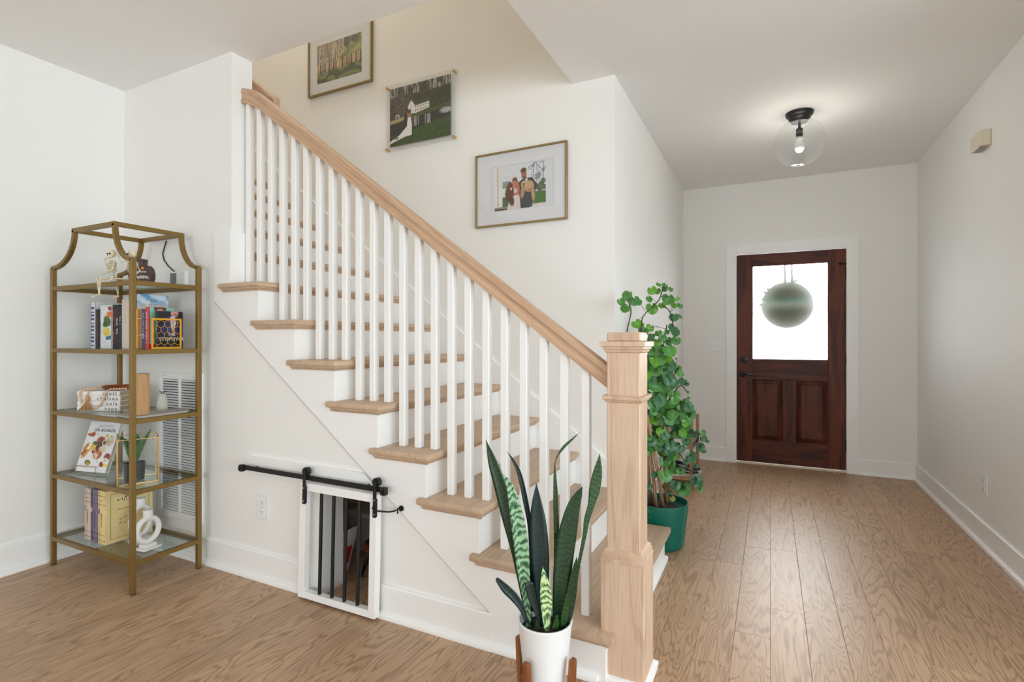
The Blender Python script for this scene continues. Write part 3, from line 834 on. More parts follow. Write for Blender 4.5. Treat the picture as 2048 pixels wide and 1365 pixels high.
def outlet(label, origin, ux, n, w, h_):
    ux, n, O_ = Vector(ux), Vector(n), Vector(origin)
    t = empty('wall_outlet', O_, label, 'outlet')
    up = Vector((0,0,1))
    MB().obox(O_ + up*h_/2 + n*.003, ux*w/2, n*.003, up*h_/2).build('plate', M['plastic'], t, bevel=.002, seg=2)
    for s in (.30, .70):
        c0 = O_ + up*h_*s + n*.0065
        r = MB()
        pts = [(math.cos(a)*w*.20, math.sin(a)*w*.19) for a in np.linspace(0, 2*math.pi, 16, endpoint=False)]
        r.prism(pts, lambda a_, b_: c0 - n*.001 + ux*a_ + up*b_, lambda a_, b_: c0 + n*.0015 + ux*a_ + up*b_)
        rc = r.build('receptacle', M['trim'], t)
        sl = MB()
        for dx in (-.007, .007): sl.obox(c0 + n*.0016 + ux*dx + up*.003, ux*.0012, n*.0003, up*.0045)
        sl.obox(c0 + n*.0016 - up*.008, ux*.0024, n*.0003, up*.0024)
        sl.build('slots', M['dark'], rc)
    MB().obox(O_ + up*h_*.5 + n*.0065, ux*.0025, n*.0006, up*.0025).build('screw', M['chrome'], t)
    return t
outlet('white duplex outlet on the wall beside the small barn door', (-2.311, YF, .303), (1,0,0), (0,-1,0), .088, .128)
outlet('white duplex outlet low on the hall right wall', (XR, 4.003, .297), (0,-1,0), (-1,0,0), .085, .120)
t = empty('door_chime', (XR-.025, 3.98, 2.34), 'cream plastic door chime box high on the hall wall', 'chime')
MB().box(XR-.053, XR, 3.902, 4.062, 2.339, 2.432).build('housing', simple('cream_plastic', rgb(222,214,190), .45), t, bevel=.006, seg=2)
for i in range(4):
    MB().box(XR-.044+i*.010, XR-.039+i*.010, 3.92, 4.045, 2.3375, 2.3392).build('grille_slot', M['inkgrey'], t)
# ---- ceiling light
LX, LY = .175, 4.010
t = empty('ceiling_light', (LX, LY, ZC), 'flush ceiling light with clear glass globe and black canopy', 'ceiling light')
MB().lathe([(0,ZC-.062),(.052,ZC-.062),(.056,ZC-.046),(.066,ZC-.040),(.070,ZC-.026),(.080,ZC-.020),(.086,ZC-.001),(0,ZC-.001)], (LX,LY,0), 32).build('canopy', M['black'], t, angle=.4)
gr, gz = .158, 2.545
pf = [(gr*math.sin(a), gz - gr*math.cos(a)) for a in np.linspace(0, math.pi-.36, 26)]
pf[0] = (0.0, gz-gr)
MB().lathe(pf + [(gr*math.sin(.36)*.97, gz+gr*math.cos(.36)+.012)], (LX,LY,0), 40).build('globe', M['globeglass'], t, smooth=True)
MB().lathe([(0,ZC-.16),(.020,ZC-.16),(.021,ZC-.108),(.010,ZC-.10),(.006,ZC-.06),(0,ZC-.06)], (LX,LY,0), 16).build('socket', M['black'], t, angle=.5)
MB().lathe([(0,ZC-.265),(.016,ZC-.262),(.028,ZC-.245),(.031,ZC-.225),(.026,ZC-.20),(.016,ZC-.175),(.013,ZC-.155)], (LX,LY,0), 16).build('bulb', simple('frosted_bulb', (.85,.83,.80,1), .2), t, smooth=True)

ld = bpy.data.lights.new('hall_fill_light', 'POINT'); ld.energy = 4.5; ld.shadow_soft_size = .03; ld.color = (1.0, .95, .87)  # added point light just below the bulb, brightens the hall
lo_ = link(bpy.data.objects.new('hall_fill_light', ld)); lo_.parent = t; lo_.location = (0, 0, -.30)

# ================================================================== small barn door under the stairs
t = empty('barn_door_track', (-1.95, YF, .56), 'black barn door rail on a white header board under the stairs', 'track')
MB().prism_xz([(-2.415,.546),(-1.545,.546),(-1.640,.618),(-2.415,.618)], YF-.018, YF).build('header_board', M['white'], t, bevel=.0015)
tr = MB().box(-2.400, -1.490, YF-.052, YF-.046, .559, .582).build('rail', M['black'], t, bevel=.0008)
for x in (-2.33, -1.97, -1.60):
    MB().tube([(x, YF-.046, .570), (x, YF-.018, .570)], .007, 10).build('spacer', M['black'], tr, angle=.5)
for x in (-2.402, -1.488):
    s_ = MB().box(x-.014, x+.014, YF-.064, YF-.040, .550, .584)
    sp = s_.build('end_stop', M['black'], t, bevel=.003)
    MB().tube([(x, YF-.064, .567), (x, YF-.070, .567)], .008, 10).build('screw_head', M['black'], sp, angle=.5)
bd = empty('barn_door', (-1.7615, YF-.038, .545), 'small white pet door with four vertical black bars', 'barn door')
bx0, bx1, by0, by1, bz0, bz1 = -1.990, -1.528, YF-.053, YF-.019, .012, .545
MB().box(bx0, bx0+.036, by0, by1, bz0, bz1).build('stile', M['white'], bd, bevel=.0012)
MB().box(bx1-.036, bx1, by0, by1, bz0, bz1).build('stile', M['white'], bd, bevel=.0012)
MB().box(bx0+.036, bx1-.036, by0, by1, bz1-.036, bz1).build('top_rail', M['white'], bd, bevel=.0012)
MB().box(bx0+.036, bx1-.036, by0, by1, bz0, bz0+.030).build('bottom_rail', M['white'], bd, bevel=.0012)
for x in (-1.868, -1.791, -1.716, -1.639):
    MB().tube([(x, YF-.036, bz0+.028), (x, YF-.036, bz1-.034)], .0082, 12).build('bar', M['black'], bd, angle=.6)
for x in (-1.952, -1.530):
    st = MB().box(x-.009, x+.009, by0-.012, by0-.007, .450, .598).build('hanger_strap', M['black'], bd, bevel=.001)
    w = MB().tube([(x, by0-.006, .600), (x, by0+.014, .600)], .019, 20); w.tube([(x, by0-.014, .600), (x, by0-.006, .600)], .012, 14)
    w.build('wheel', M['black'], st, angle=.6)
    for z in (.465, .525): MB().tube([(x, by0-.0118, z), (x, by0-.0142, z)], .0035, 8).build('bolt', M['chrome'], st)
    MB().box(x-.008, x+.008, by0-.008, by0, .452, .530).build('strap_shim', M['black'], st)
bd.rotation_euler = (math.radians(-1.6), 0, 0)
hk = empty('hook_latch', (-1.48, YF-.02, .49), 'black hook and eye latch between pet door and stair skirt', 'latch')
MB().tube([(-1.5355, YF-.058, .492), (-1.5355, YF-.053, .492)], .012, 14).build('door_plate', M['black'], hk, angle=.5)
MB().tube([(-1.424, YF-.0185, .492), (-1.424, YF-.0125, .492)], .012, 14).build('wall_plate', M['black'], hk, angle=.5)
MB().tube([(-1.5355, YF-.058, .492), (-1.5355, YF-.070, .492), (-1.525, YF-.070, .484), (-1.50, YF-.062, .482), (-1.46, YF-.05, .482), (-1.44, YF-.042, .486), (-1.424, YF-.040, .494), (-1.424, YF-.040, .478)], .0038, 8).build('hook', M['black'], hk, smooth=True)
MB().tube([(-1.424, YF-.0185, .492), (-1.424, YF-.040, .497)], .004, 8).build('eye', M['black'], hk, smooth=True)

# jamb of the opening and what stands in the cupboard behind the bars
b = MB(); b.box(OX0-.0, OX0+.006, YF+.002, YF+WT+.02, 0, OZ); b.box(OX1-.006, OX1, YF+.002, YF+WT+.02, 0, OZ); b.box(OX0+.006, OX1-.006, YF+.002, YF+WT+.02, OZ-.006, OZ)
struct(b.build('trim_4', M['trim']))
t = empty('storage_bin', (-2.03, 2.40, 0), 'grey lidded bin in the cupboard behind the black bars', 'bin')
MB().loft([[Vector((-2.03+s*w, 2.40+q*d, z)) for s, q in ((-1,-1),(1,-1),(1,1),(-1,1))] for w, d, z in ((.13,.10,.001),(.15,.12,.205))]).build('body', simple('grey_bin', rgb(196,200,204), .5), t, bevel=.008, seg=2)
MB().box(-2.19, -1.87, 2.27, 2.53, .205, .232).build('lid', simple('white_lid', rgb(214,216,218), .45), t, bevel=.008, seg=2)
t = empty('leaning_board', (-1.97, 2.03, 0), 'white cardboard sheet with a red print leaning in the cupboard', 'board')
pn = MB().obox((-1.962, 2.03, .125), (.004,0,0), (0,.05,0), (.035,0,.123)).build('sheet', simple('white_card', rgb(222,220,222), .6), t)
MB().obox((-1.9575, 2.02, .105), (.0006,0,0), (0,.04,0), (.013,0,.047)).build('red_print', simple('red_ink', rgb(196,24,34), .6), pn)
t = empty('low_stool', (-1.80, 2.12, 0), 'low stool with dark red seat and black hairpin legs', 'stool')
MB().lathe([(0,.135),(.085,.135),(.092,.145),(.092,.168),(.084,.176),(0,.178)], (-1.80,2.12,0), 24).build('seat', wood('red_brown_wood', rgb(112,46,28), rgb(60,22,14), 'x', .4, 10, .4, .35), t, angle=.5)
for a in (.8, 2.4, 3.9, 5.5):
    ca, sa = math.cos(a), math.sin(a)
    MB().tube([(-1.80+ca*.05,2.12+sa*.05,.137), (-1.80+ca*.10,2.12+sa*.10,.006), (-1.80+ca*.08-sa*.03,2.12+sa*.08+ca*.03,.137)], .005, 8).build('leg', M['black'], t, smooth=True)

# ================================================================== BOOKSHELF in the corner
BX0, BX1, BY0, BY1 = -3.487, -2.719, 1.419, 1.762     # outer faces of the posts
TU = .022                                              # tube size
SH = [.155, .495, .835, 1.170, 1.503]                  # tops of the shelf frames
shelf = empty('etagere', ((BX0+BX1)/2, (BY0+BY1)/2, 0), 'tall antique gold metal etagere with glass shelves in the corner', 'shelf')
def swept(pts, w, hy, name, par):
    """flat bar bent in the xz plane: square section along pts (x,z) at depth range y"""
    pts = [Vector((p[0], 0, p[1])) for p in pts]; rings = []
    for i, p in enumerate(pts):
        t_ = (pts[min(i+1, len(pts)-1)] - pts[max(i-1, 0)]).normalized()
        nn = Vector((-t_.z, 0, t_.x))
        rings.append([p + nn*w/2 + Vector((0,hy[0],0)), p - nn*w/2 + Vector((0,hy[0],0)), p - nn*w/2 + Vector((0,hy[1],0)), p + nn*w/2 + Vector((0,hy[1],0))])
    return MB().loft(rings).build(name, M['brass'], par, bevel=.001)
for sx, xo in ((1, BX0), (-1, BX1)):
    for y0_ in (BY0, BY1-TU):
        cx_ = xo + sx*TU/2
        # straight post, then the inward curve to the smaller top frame
        b = MB().box(cx_-TU/2, cx_+TU/2, y0_, y0_+TU, .004, 1.605)
        p = b.build('post', M['brass'], shelf, bevel=.0012)
        MB().box(cx_-TU/2+.001, cx_+TU/2-.001, y0_+.001, y0_+TU-.001, 0, .005).build('foot', M['blackp'], p)
        ra, rz = (.150 if sx < 0 else .222), .185
        arc = [(cx_ + sx*ra*(math.sin(a)**1.15), 1.605 + rz*(1-math.cos(a))**1.0) for a in np.linspace(0, math.pi/2, 10)]
        # bend starts across and ends upright
        arc = [(cx_ + sx*ra*(1-math.cos(a)), 0) for a in ()] or [(cx_ - sx*.0 + sx*ra*math.sin(a), 1.603 + rz*(1-math.cos(a))) for a in np.linspace(0, math.pi/2, 12)]
        swept(arc, TU*.85, (y0_, y0_+TU), 'curved_arm', shelf)
TX0, TX1, TZ = BX0+TU/2+.222, BX1-TU/2-.150, 1.788
b = MB()
for y0_ in (BY0, BY1-TU): b.box(TX0-.011, TX1+.011, y0_, y0_+TU, TZ-.012, TZ+.010)
for x in (TX0, TX1): b.box(x-.011, x+.011, BY0+TU, BY1-TU, TZ-.012, TZ+.010)
b.build('top_frame', M['brass'], shelf, bevel=.0012)
for z in SH:
    b = MB()
    for y0_ in (BY0, BY1-TU): b.box(BX0+TU, BX1-TU, y0_+.001, y0_+TU-.001, z-.022, z)
    for x in (BX0, BX1-TU): b.box(x+.001, x+TU-.001, BY0+TU, BY1-TU, z-.022, z)
    f_ = b.build('shelf_frame', M['brass'], shelf, bevel=.001)
    MB().box(BX0+TU+.0, BX1-TU-.0, BY0+TU+.0, BY1-TU-.0, z-.006, z-.0005).build('glass_shelf', M['shelfglass'], f_)

# ---- books -------------------------------------------------------------
def cmat(name, c, rough=.45): return simple(name, rgb(*c), rough, 0, .03, 30)
def book(label, x0, x1, y0, y1, z0, z1, cover, page=None, cat='book', group=None, cname='cover'):
    """standing book: spine to -y, front cover to +x"""
    t = empty('book', ((x0+x1)/2, (y0+y1)/2, z0), label, cat, group)
    th = .0022
    b = MB()
    b.box(x0, x0+th, y0+.003, y1, z0, z1); b.box(x1-th, x1, y0+.003, y1, z0, z1)
    xm, hw = (x0+x1)/2, (x1-x0)/2
    rg = []
    for z in (z0, z1):
        rg.append([Vector((xm + hw*math.sin(a), y0 + .003 - .003*math.cos(a), z)) for a in np.linspace(-math.pi/2, math.pi/2, 7)] + [Vector((x1, y0+.005, z)), Vector((x0, y0+.005, z))])
    b.loft(rg)
    b.build(cname, cover, t)
    MB().box(x0+th, x1-th, y0+.005, y1-.004, z0+.003, z1-.004).build('pages', page or M['page'], t)
    return t
ys = 1.57
X = lambda px: at(px, 640, 'y', ys).x
Z = lambda px, py: at(px, py, 'y', ys).z
zs = SH[3]
def marks(name, n, size, loc, xd, ud, mat, parent, seed=0):
    """a line of lettering too small to read: n little strokes in place of letters"""
    r = random.Random(seed + n); xd, ud = Vector(xd).normalized(), Vector(ud).normalized(); nd = xd.cross(ud)
    b = MB(); adv = size*.62; x = -adv*n/2
    for i in range(n):
        if i % 6 == 4: x += adv; continue
        h_, w_ = size*.34, size*.20; c_ = Vector(loc) + xd*(x + adv/2); st = size*.055
        for q in r.sample(range(5), 3):
            if q == 0: b.obox(c_ - xd*w_, xd*st, ud*h_, nd*.0002)
            elif q == 1: b.obox(c_ + xd*w_, xd*st, ud*h_, nd*.0002)
            elif q == 2: b.obox(c_ + ud*h_*.9, xd*w_, ud*st, nd*.0002)
            elif q == 3: b.obox(c_ - ud*h_*.9, xd*w_, ud*st, nd*.0002)
            else: b.obox(c_, xd*w_, ud*st, nd*.0002)
        x += adv
    return b.build(name, mat, parent)
def spine_marks(b, n, px0, px1, z, size, mat):
    marks('title', n, size, ((X(px0)+X(px1))/2, ys-.0004, z), (0,0,-1), (1,0,0), mat, b, int(px0))
def spine_text(b, s, px0, px1, z, size, mat, sq=1.0, down=True):
    text('title', s, size, ((X(px0)+X(px1))/2, ys-.0006, z), (0,0,-1) if down else (0,0,1), (1,0,0) if down else (-1,0,0), mat, b, squeeze=sq)
b = book('thin blue and white patterned book at the end of the row', X(181.5), X(188.6), ys, 1.735, zs, Z(185,604.6), cmat('pattern_white', (228,230,236)))
for i in range(11):
    zz = zs + .012 + i*.0205
    MB().box(X(181.5)+.003, X(188.6)-.003, ys-.0011, ys-.0002, zz, zz+(.012 if i % 3 else .006)).build('pattern_band', cmat('indigo_ink', (70,84,150)), b)
b = book('slim charcoal book with small bronze lettering', X(190.6), X(198.8), ys, 1.73, zs, Z(194,619), cmat('charcoal_cover', (34,32,34)))
spine_marks(b, 13, 190.6, 198.8, zs+.10, .016, cmat('bronze_ink', (150,96,70)))
b = book('white cookbook with green leaf, lemon and orange badge on its spine', X(199.4), X(223.8), ys, 1.735, zs, Z(211,611), cmat('white_cover', (228,232,236)))
c = Cv(60, 120, (226,231,236)); c.ell(.62,.36,.36,.12,(70,104,34),.3,.3); c.ell(.42,.44,.22,.08,(38,84,30),0,.3); c.ell(.55,.62,.34,.10,(228,196,52),0,.3); c.ell(.40,.56,.2,.07,(210,220,110),0,.3); c.ell(.82,.20,.26,.075,(236,122,32),0,.1); c.ell(.88,.05,.2,.05,(170,44,36),0,.3)
c.poly([(.45,.74),(1,.70),(.98,.80),(.5,.82)], (32,110,132)); c.ell(.3,.86,.2,.03,(206,216,230),0,.5); c.grain(20,40,12)
print_mesh('spine_print', c, (X(203), ys-.0022, Z(211,612)-.004), (X(223)-X(203), 0, 0), (0, 0, -(Z(211,612)-zs-.008)), b)
spine_marks(b, 7, 199.4, 203.5, zs+.11, .012, M['inkblack'])
b = book('thick black paperback with red and white spine letters', X(224), X(237.5), ys, 1.715, zs, Z(230,610), cmat('black_cover', (24,23,26)))
spine_marks(b, 6, 224.5, 231, zs+.16, .026, cmat('red_ink2', (176,40,42)))
spine_marks(b, 8, 231, 237, zs+.12, .018, M['inkwhite'])
spine_marks(b, 6, 224.5, 230, zs+.06, .020, cmat('orange_ink', (206,104,52)))
b = book('narrow black book with grey lettering beside the cream book', X(237.7), X(242.4), ys, 1.715, zs, Z(240,612), cmat('near_black_cover', (28,28,32)))
spine_marks(b, 6, 237.7, 242.4, zs+.15, .012, M['inkwhite'])
b = book('thick cream spined book behind the front corner post of the shelf', X(242.6), X(260), ys, 1.735, zs, Z(250,599), cmat('cream_cover', (214,202,190)))
spine_marks(b, 7, 246, 256, zs+.16, .013, cmat('taupe_ink', (170,156,146)))
# tall book with sky cover
b = book('tall book with blue sky and clouds on its cover', X(260.4), X(270.6), 1.572, 1.737, zs, 1.458, cmat('sky_blue_cover', (92,150,196)))
c = Cv(80, 120, (88,152,204)); c.put(np.clip((c.y-.02)/.3, 0, 1), (238,224,200)); n = c.noisef(6, 14); c.put(np.clip((n-.5)*4, 0, 1)*(c.y < .25), (232,238,244), .8); c.put(np.clip((c.y-.33)/.05, 0, 1), (190,176,90)); c.put(np.clip((c.y-.45)/.2, 0, 1), (96,104,50)); c.grain(30,50,7)
sx_ = X(270.6)
print_mesh('cover_print', c, (sx_+.0004, 1.577, 1.457), (0,.159,0), (0,0,-.285), b)
text('title', 'FOX', .016, (sx_+.0008, 1.660, 1.425), (0,1,0), (0,0,1), cmat('navy_ink', (34,50,84)), b)
marks('subtitle', 20, .009, (sx_+.0008, 1.655, 1.405), (0,1,0), (0,0,1), cmat('ochre_ink', (196,150,90)), b)
b = book('slim yellow spined paperback between sky and brown books', X(270.9), X(274.4), ys, 1.70, zs, Z(273,619), cmat('yellow_cover', (228,170,44)))
spine_marks(b, 4, 270.9, 274.4, zs+.09, .012, cmat('red_ink3', (180,40,30)))
b = book('brown hardback with pale raised spine bands', X(274.6), X(283), ys, 1.70, zs, Z(279,618.7), wood('leather_print', rgb(156,110,74), rgb(70,46,32), 'z', .4, 8, .5, .5))
for zz in (.07, .155): MB().box(X(274.6)-.0002, X(283)+.0002, ys-.0015, ys+.002, zs+zz, zs+zz+.003).build('spine_band', cmat('pale_band2', (232,214,190)), b)
b = book('navy blue spined paperback beside the red one', X(283.2), X(289.8), ys, 1.70, zs, Z(286,620), cmat('navy_cover', (52,66,102)))
spine_marks(b, 17, 283.2, 289.8, zs+.125, .012, cmat('pale_blue_ink', (190,200,220)))
MB().tube([Vector(((X(283.2)+X(289.8))/2, ys-.001, zs+.066)) + Vector((math.cos(a)*.0075, 0, math.sin(a)*.011)) for a in np.linspace(0, 2*math.pi, 15)], .0012, 5).build('ring_emblem', M['inkwhite'], b)
b = book('bright red spined paperback with teal front cover', X(290), X(296.8), ys, 1.70, zs, Z(293,614), cmat('red_cover', (216,52,50)))
spine_marks(b, 18, 290, 296.8, zs+.11, .0145, M['inkwhite'])
c = Cv(60, 90, (138,200,184)); c.ell(.42,.04,.25,.10,(96,54,34),0,.2); c.ell(.42,.13,.16,.09,(206,158,130),0,.2); c.grain(10,10,5)
print_mesh('cover_print', c, (X(296.8)+.0005, ys+.006, Z(293,614)-.001), (0,.122,0), (0,0,-.19), b)
# dark romance paperback facing the end of the shelf
x0_, x1_ = X(306)+.002, X(306)+.028
b = book('black paperback titled in white facing out behind the honeycomb bookend', x0_, x1_, 1.577, 1.703, zs, 1.364, cmat('black_gloss_cover', (18,18,22)))
c = Cv(90, 140, (20,20,26))
c.poly([(.42,.14),(.62,.10),(.72,.14),(1,.30),(1,.62),(.5,.72),(.1,.62),(.12,.40)], (38,44,92)); c.poly([(.48,.14),(.66,.12),(.72,.30),(.60,.60),(.50,.40)], (196,196,224)); c.poly([(.55,.28),(.62,.28),(.66,.58),(.58,.62)], (196,158,40))
c.ell(.66,.05,.16,.10,(196,140,132),0,.2); c.ell(.70,.08,.10,.02,(150,60,66),.2,.3); c.put(np.clip((c.y-.55)/.2, 0, 1), (18,18,22)); c.grain(20,30,8)
print_mesh('cover_print', c, (x1_+.0005, 1.580, 1.3635), (0,.122,0), (0,0,-.193), b)
text('title', 'THE', .021, (x1_+.0010, 1.645, zs+.073), (0,1,0), (0,0,1), M['inkwhite'], b)
text('title', 'STOPOVER', .025, (x1_+.0010, 1.645, zs+.050), (0,1,0), (0,0,1), M['inkwhite'], b)
text('author', 'T L SWAN', .013, ((x0_+x1_)/2, 1.5764, zs+.12), (0,0,-1), (1,0,0), M['inkwhite'], b)
# honeycomb bookend
M['yellow'] = cmat('amber_metal', (222,160,36), .4)
hx = x1_ + .010; hy0, hy1, hz1 = 1.540, 1.690, 1.327
be = empty('bookend', (hx, (hy0+hy1)/2, zs), 'amber metal bookend with cut-out honeycomb pattern', 'bookend')
b = MB()
b.box(hx, hx+.0025, hy0, hy0+.010, zs, hz1); b.box(hx, hx+.0025, hy1-.010, hy1, zs, hz1); b.box(hx, hx+.0025, hy0+.010, hy1-.010, hz1-.009, hz1); b.box(hx, hx+.0025, hy0+.010, hy1-.010, zs, zs+.010)
b.box(hx-.09, hx+.0025, hy0+.02, hy1-.02, zs-.0004, zs-.0001)
b.build('plate_frame', M['yellow'], be, bevel=.0006)
b = MB(); R_ = .0195
for i in range(-1, 6):
    for j in range(-1, 7):
        cy_ = hy0 + .012 + (i + .5*(j % 2))*R_*1.732; cz_ = zs + .010 + j*R_*1.5
        for k_ in range(3):
            a0, a1 = math.pi/6 + k_*math.pi/3, math.pi/6 + (k_+1)*math.pi/3
            p, q = [cy_+R_*math.cos(a0), cz_+R_*math.sin(a0)], [cy_+R_*math.cos(a1), cz_+R_*math.sin(a1)]
            # clip to the frame
            def ins(w): return hy0+.006 < w[0] < hy1-.006 and zs+.006 < w[1] < hz1-.005
            if not ins(p) and not ins(q): continue
            def clip(p, q):
                for tt in np.linspace(0, 1, 21):
                    w = [p[0]+(q[0]-p[0])*tt, p[1]+(q[1]-p[1])*tt]
                    if ins(w): return w
            p2, q2 = clip(p, q), clip(q, p)
            if p2 and q2 and (abs(p2[0]-q2[0])+abs(p2[1]-q2[1])) > .002: b.tube([(hx+.0012, p2[0], p2[1]), (hx+.0012, q2[0], q2[1])], .0011, 4)
b.build('honeycomb', M['yellow'], be)

# ---- stack of white books with typed names
S0 = Vector((-3.319, 1.47, 0)); 
zb = SH[2] + .0003; bh = .0268
for i, nm in enumerate(('napa', 'nola', 'chelsea', 'scott')):
    z0_, z1_ = zb + i*bh, zb + (i+1)*bh - .0005
    o_ = S0 + RT*(.002*((i*7) % 3))
    ctr = o_ + RT*.113 + FW*.080 + Vector((0,0,z0_))
    words = {'napa': 'lowest white book of the stack, napa typed on its spine', 'nola': 'white book with nola typed on its spine, second from the bottom', 'chelsea': 'white book with chelsea typed on its spine in the stack', 'scott': 'topmost white book of the stack, scott typed on its spine'}[nm]
    t = empty('book', ctr, words, 'book', 'stacked white books')
    b = MB(); th = .0025
    b.obox(ctr + Vector((0,0,th/2)), RT*.113, FW*.080, Vector((0,0,th/2))); b.obox(ctr + Vector((0,0,bh-.0005-th/2)), RT*.113, FW*.080, Vector((0,0,th/2)))
    rg = []
    for s_ in (0, .226):
        rg.append([o_ + RT*s_ + Vector((0,0,(z0_+z1_)/2)) + Vector((0,0,1))*((z1_-z0_)/2*math.sin(a)) - FW*(.004*math.cos(a)) for a in np.linspace(-math.pi/2, math.pi/2, 7)] + [o_ + RT*s_ + FW*.004 + Vector((0,0,z1_)), o_ + RT*s_ + FW*.004 + Vector((0,0,z0_))])
    b.loft(rg); b.build('cover', cmat('white_cloth_cover', (232,231,229)), t, angle=.6)
    MB().obox(ctr + FW*.002 + Vector((0,0,bh/2)), RT*.110, FW*.076, Vector((0,0,bh/2-.003))).build('pages', cmat('aged_pages', (190,166,130)), t)
    text('title', nm, .028, o_ + RT*.214 - FW*.0046 + Vector((0,0,(z0_+z1_)/2+.001)), RT, (0,0,1), M['inkblack'], t, align='RIGHT', space=1.35)
zt_ = zb + 4*bh
# amber wooden bowl lying on the stack
cb = S0 + RT*.145 + FW*.085
t = tag(MB().lathe([(0,.004),(.045,.003),(.062,.012),(.066,.024),(.063,.025),(.058,.016),(.04,.009),(0,.008)], (cb.x, cb.y, zt_-.002), 28).build('wooden_bowl', wood('amber_wood', rgb(176,96,44), rgb(70,36,24), 'x', .3, 7, .7, .25), angle=.5), 'shallow amber wooden dish lying on the white book stack', 'dish')
# bead garland with tassels draped over the stack
M['bead'] = simple('pale_wood_bead', rgb(226,192,156), .5, 0, .08, 60)
gl = empty('bead_garland', S0 + RT*.07 + Vector((0,0,zt_)), 'pale wooden bead garland with jute tassel draped over white books', 'garland')
def gp(s, f, z): return S0 + RT*s + FW*f + Vector((0,0,z))
path = [gp(.030,-.012,zt_-.060), gp(.024,-.012,zt_-.040), gp(.020,-.012,zt_-.018), gp(.026,-.008,zt_+.004), gp(.045,.012,zt_+.008), gp(.085,.020,zt_+.018), gp(.105,.03,zt_+.028), gp(.12,.05,zt_+.034)]
path2 = [gp(.235,.03,zt_+.010), gp(.190,.012,zt_+.010), gp(.170,-.004,zt_+.008), gp(.158,-.012,zt_-.012), gp(.150,-.013,zt_-.04), gp(.135,-.013,zt_-.068), gp(.115,-.014,zt_-.086), gp(.095,-.016,zt_-.092)]
path3 = [gp(.085,.016,zt_+.012), gp(.070,.0,zt_+.010), gp(.064,-.011,zt_-.006), gp(.062,-.012,zt_-.026)]
def resample(ps, step):
    out = [ps[0]]; acc = 0
    for a, b_ in zip(ps[:-1], ps[1:]):
        L = (b_-a).length; n_ = max(1, int(L/.001))
        for i in range(1, n_+1):
            q = a.lerp(b_, i/n_)
            if (q - out[-1]).length >= step: out.append(q)
    return out
bead_me = None
for ps in (path, path2, path3):
    for q in resample(ps, .0125):
        if bead_me is None:
            o = MB().ball(q, .0064, n=8, m=6).build('bead', M['bead'], gl, smooth=True, origin=q); bead_me = o.data
        else:
            o = link(bpy.data.objects.new('bead', bead_me)); o.parent = gl; o.location = q - WO[gl.name]
rt_ = random.Random(3)
def tassel(top, spread, length, lean):
    tb = MB().ball(top, .011, .011, .016, 10, 8).build('tassel_knot', simple('jute_knot', rgb(196,152,102), .9), gl, smooth=True)
    b = MB()
    for i in range(60):
        a = rt_.uniform(0, 2*math.pi); r = rt_.uniform(.2, 1)
        off = RT*(math.cos(a)*spread*r + lean) + FW*(math.sin(a)*.010*r - .006)
        b.tube([top, top + off*.35 + Vector((0,0,-length*.45)), top + off + Vector((0,0,-length*rt_.uniform(.9,1.0)))], .0011, 4, caps=False)
    o = b.build('tassel_strands', simple('jute', rgb(186,142,92), .9), gl); o['kind'] = 'stuff'
tassel(gp(.064,-.014,zt_-.040), .048, .064, -.004)

# ---- wooden block, slate board, vase
t = tag(MB().obox(Vector((-2.795, 1.505, SH[2]+.0105+.1025)), Vector((.020,.004,0)), Vector((-.008,.028,0)), Vector((0,0,.1025))).build('wooden_block', wood('spalted_block', rgb(206,164,116), rgb(140,88,56), 'z', .3, 8, .4, .5), bevel=.002), 'upright pale wooden block standing on the shelf board', 'wood block')
t = empty('slate_board', (-2.84, 1.57, SH[2]), 'light grey stone serving board under the block and vase', 'board')
b = MB().prism_xy([(-2.905,1.448),(-2.752,1.448),(-2.742,1.475),(-2.742,1.70),(-2.78,1.735),(-2.92,1.735),(-2.95,1.70),(-2.95,1.475)], SH[2]+.0002, SH[2]+.0100)
b.build('slab', simple('grey_stone', rgb(176,170,164), .55, 0, .10, 24), t, bevel=.0015)
vz = empty('bud_vase', (-2.93, 1.66, SH[2]+.0102), 'small grey stoneware bud vase with dark twigs', 'vase')
vc = Vector((-2.935+.05, 1.655, SH[2]+.0102))
MB().lathe([(0,0),(.026,0),(.0275,.02),(.025,.05),(.019,.075),(.015,.088),(.013,.088),(.016,.07),(0,.06)], vc, 20).build('body', simple('stoneware', rgb(190,186,176), .6, 0, .06, 60), vz, smooth=True)
for dx, dy, dz in ((.022,.01,.012),(-.02,.004,.010),(.03,.016,.008),(-.006,-.014,.016)):
    MB().tube([vc + Vector((0,0,.07)), vc + Vector((dx*.3,dy*.3,.094)), vc + Vector((dx,dy,.088+dz))], .0012, 5).build('twig', simple('dark_twig', rgb(60,48,38), .8), vz)

# ---- cookbook on an easel
B = Vector((-3.371, 1.481, SH[1]+.013)); U = Vector((.9775,.2108,0)); Nn = Vector((-.2108,.9775,0)); th = math.radians(19)
Vv = Nn*math.sin(th) + Vector((0,0,math.cos(th))); Wn = U.cross(Vv)   # Wn points to the viewer side
bw, bl, bt = .209, .268, .022
cbk = empty('cookbook', B + U*bw/2, 'cookbook with food photo cover propped open-faced on a small easel', 'book')
c0 = B + U*bw/2 + Vv*bl/2 - Wn*bt/2
b = MB(); b.obox(c0 + Wn*(bt/2-.0015), U*bw/2, Vv*bl/2, Wn*.0015); b.obox(c0 - Wn*(bt/2-.0015), U*bw/2, Vv*bl/2, Wn*.0015); b.obox(c0 - U*(bw/2-.0015), U*.0015, Vv*bl/2, Wn*bt/2)
b.build('cover', cmat('white_gloss_cover', (232,232,234)), cbk)
MB().obox(c0 + U*.001, U*(bw/2-.004), Vv*(bl/2-.004), Wn*(bt/2-.003)).build('pages', M['page'], cbk)
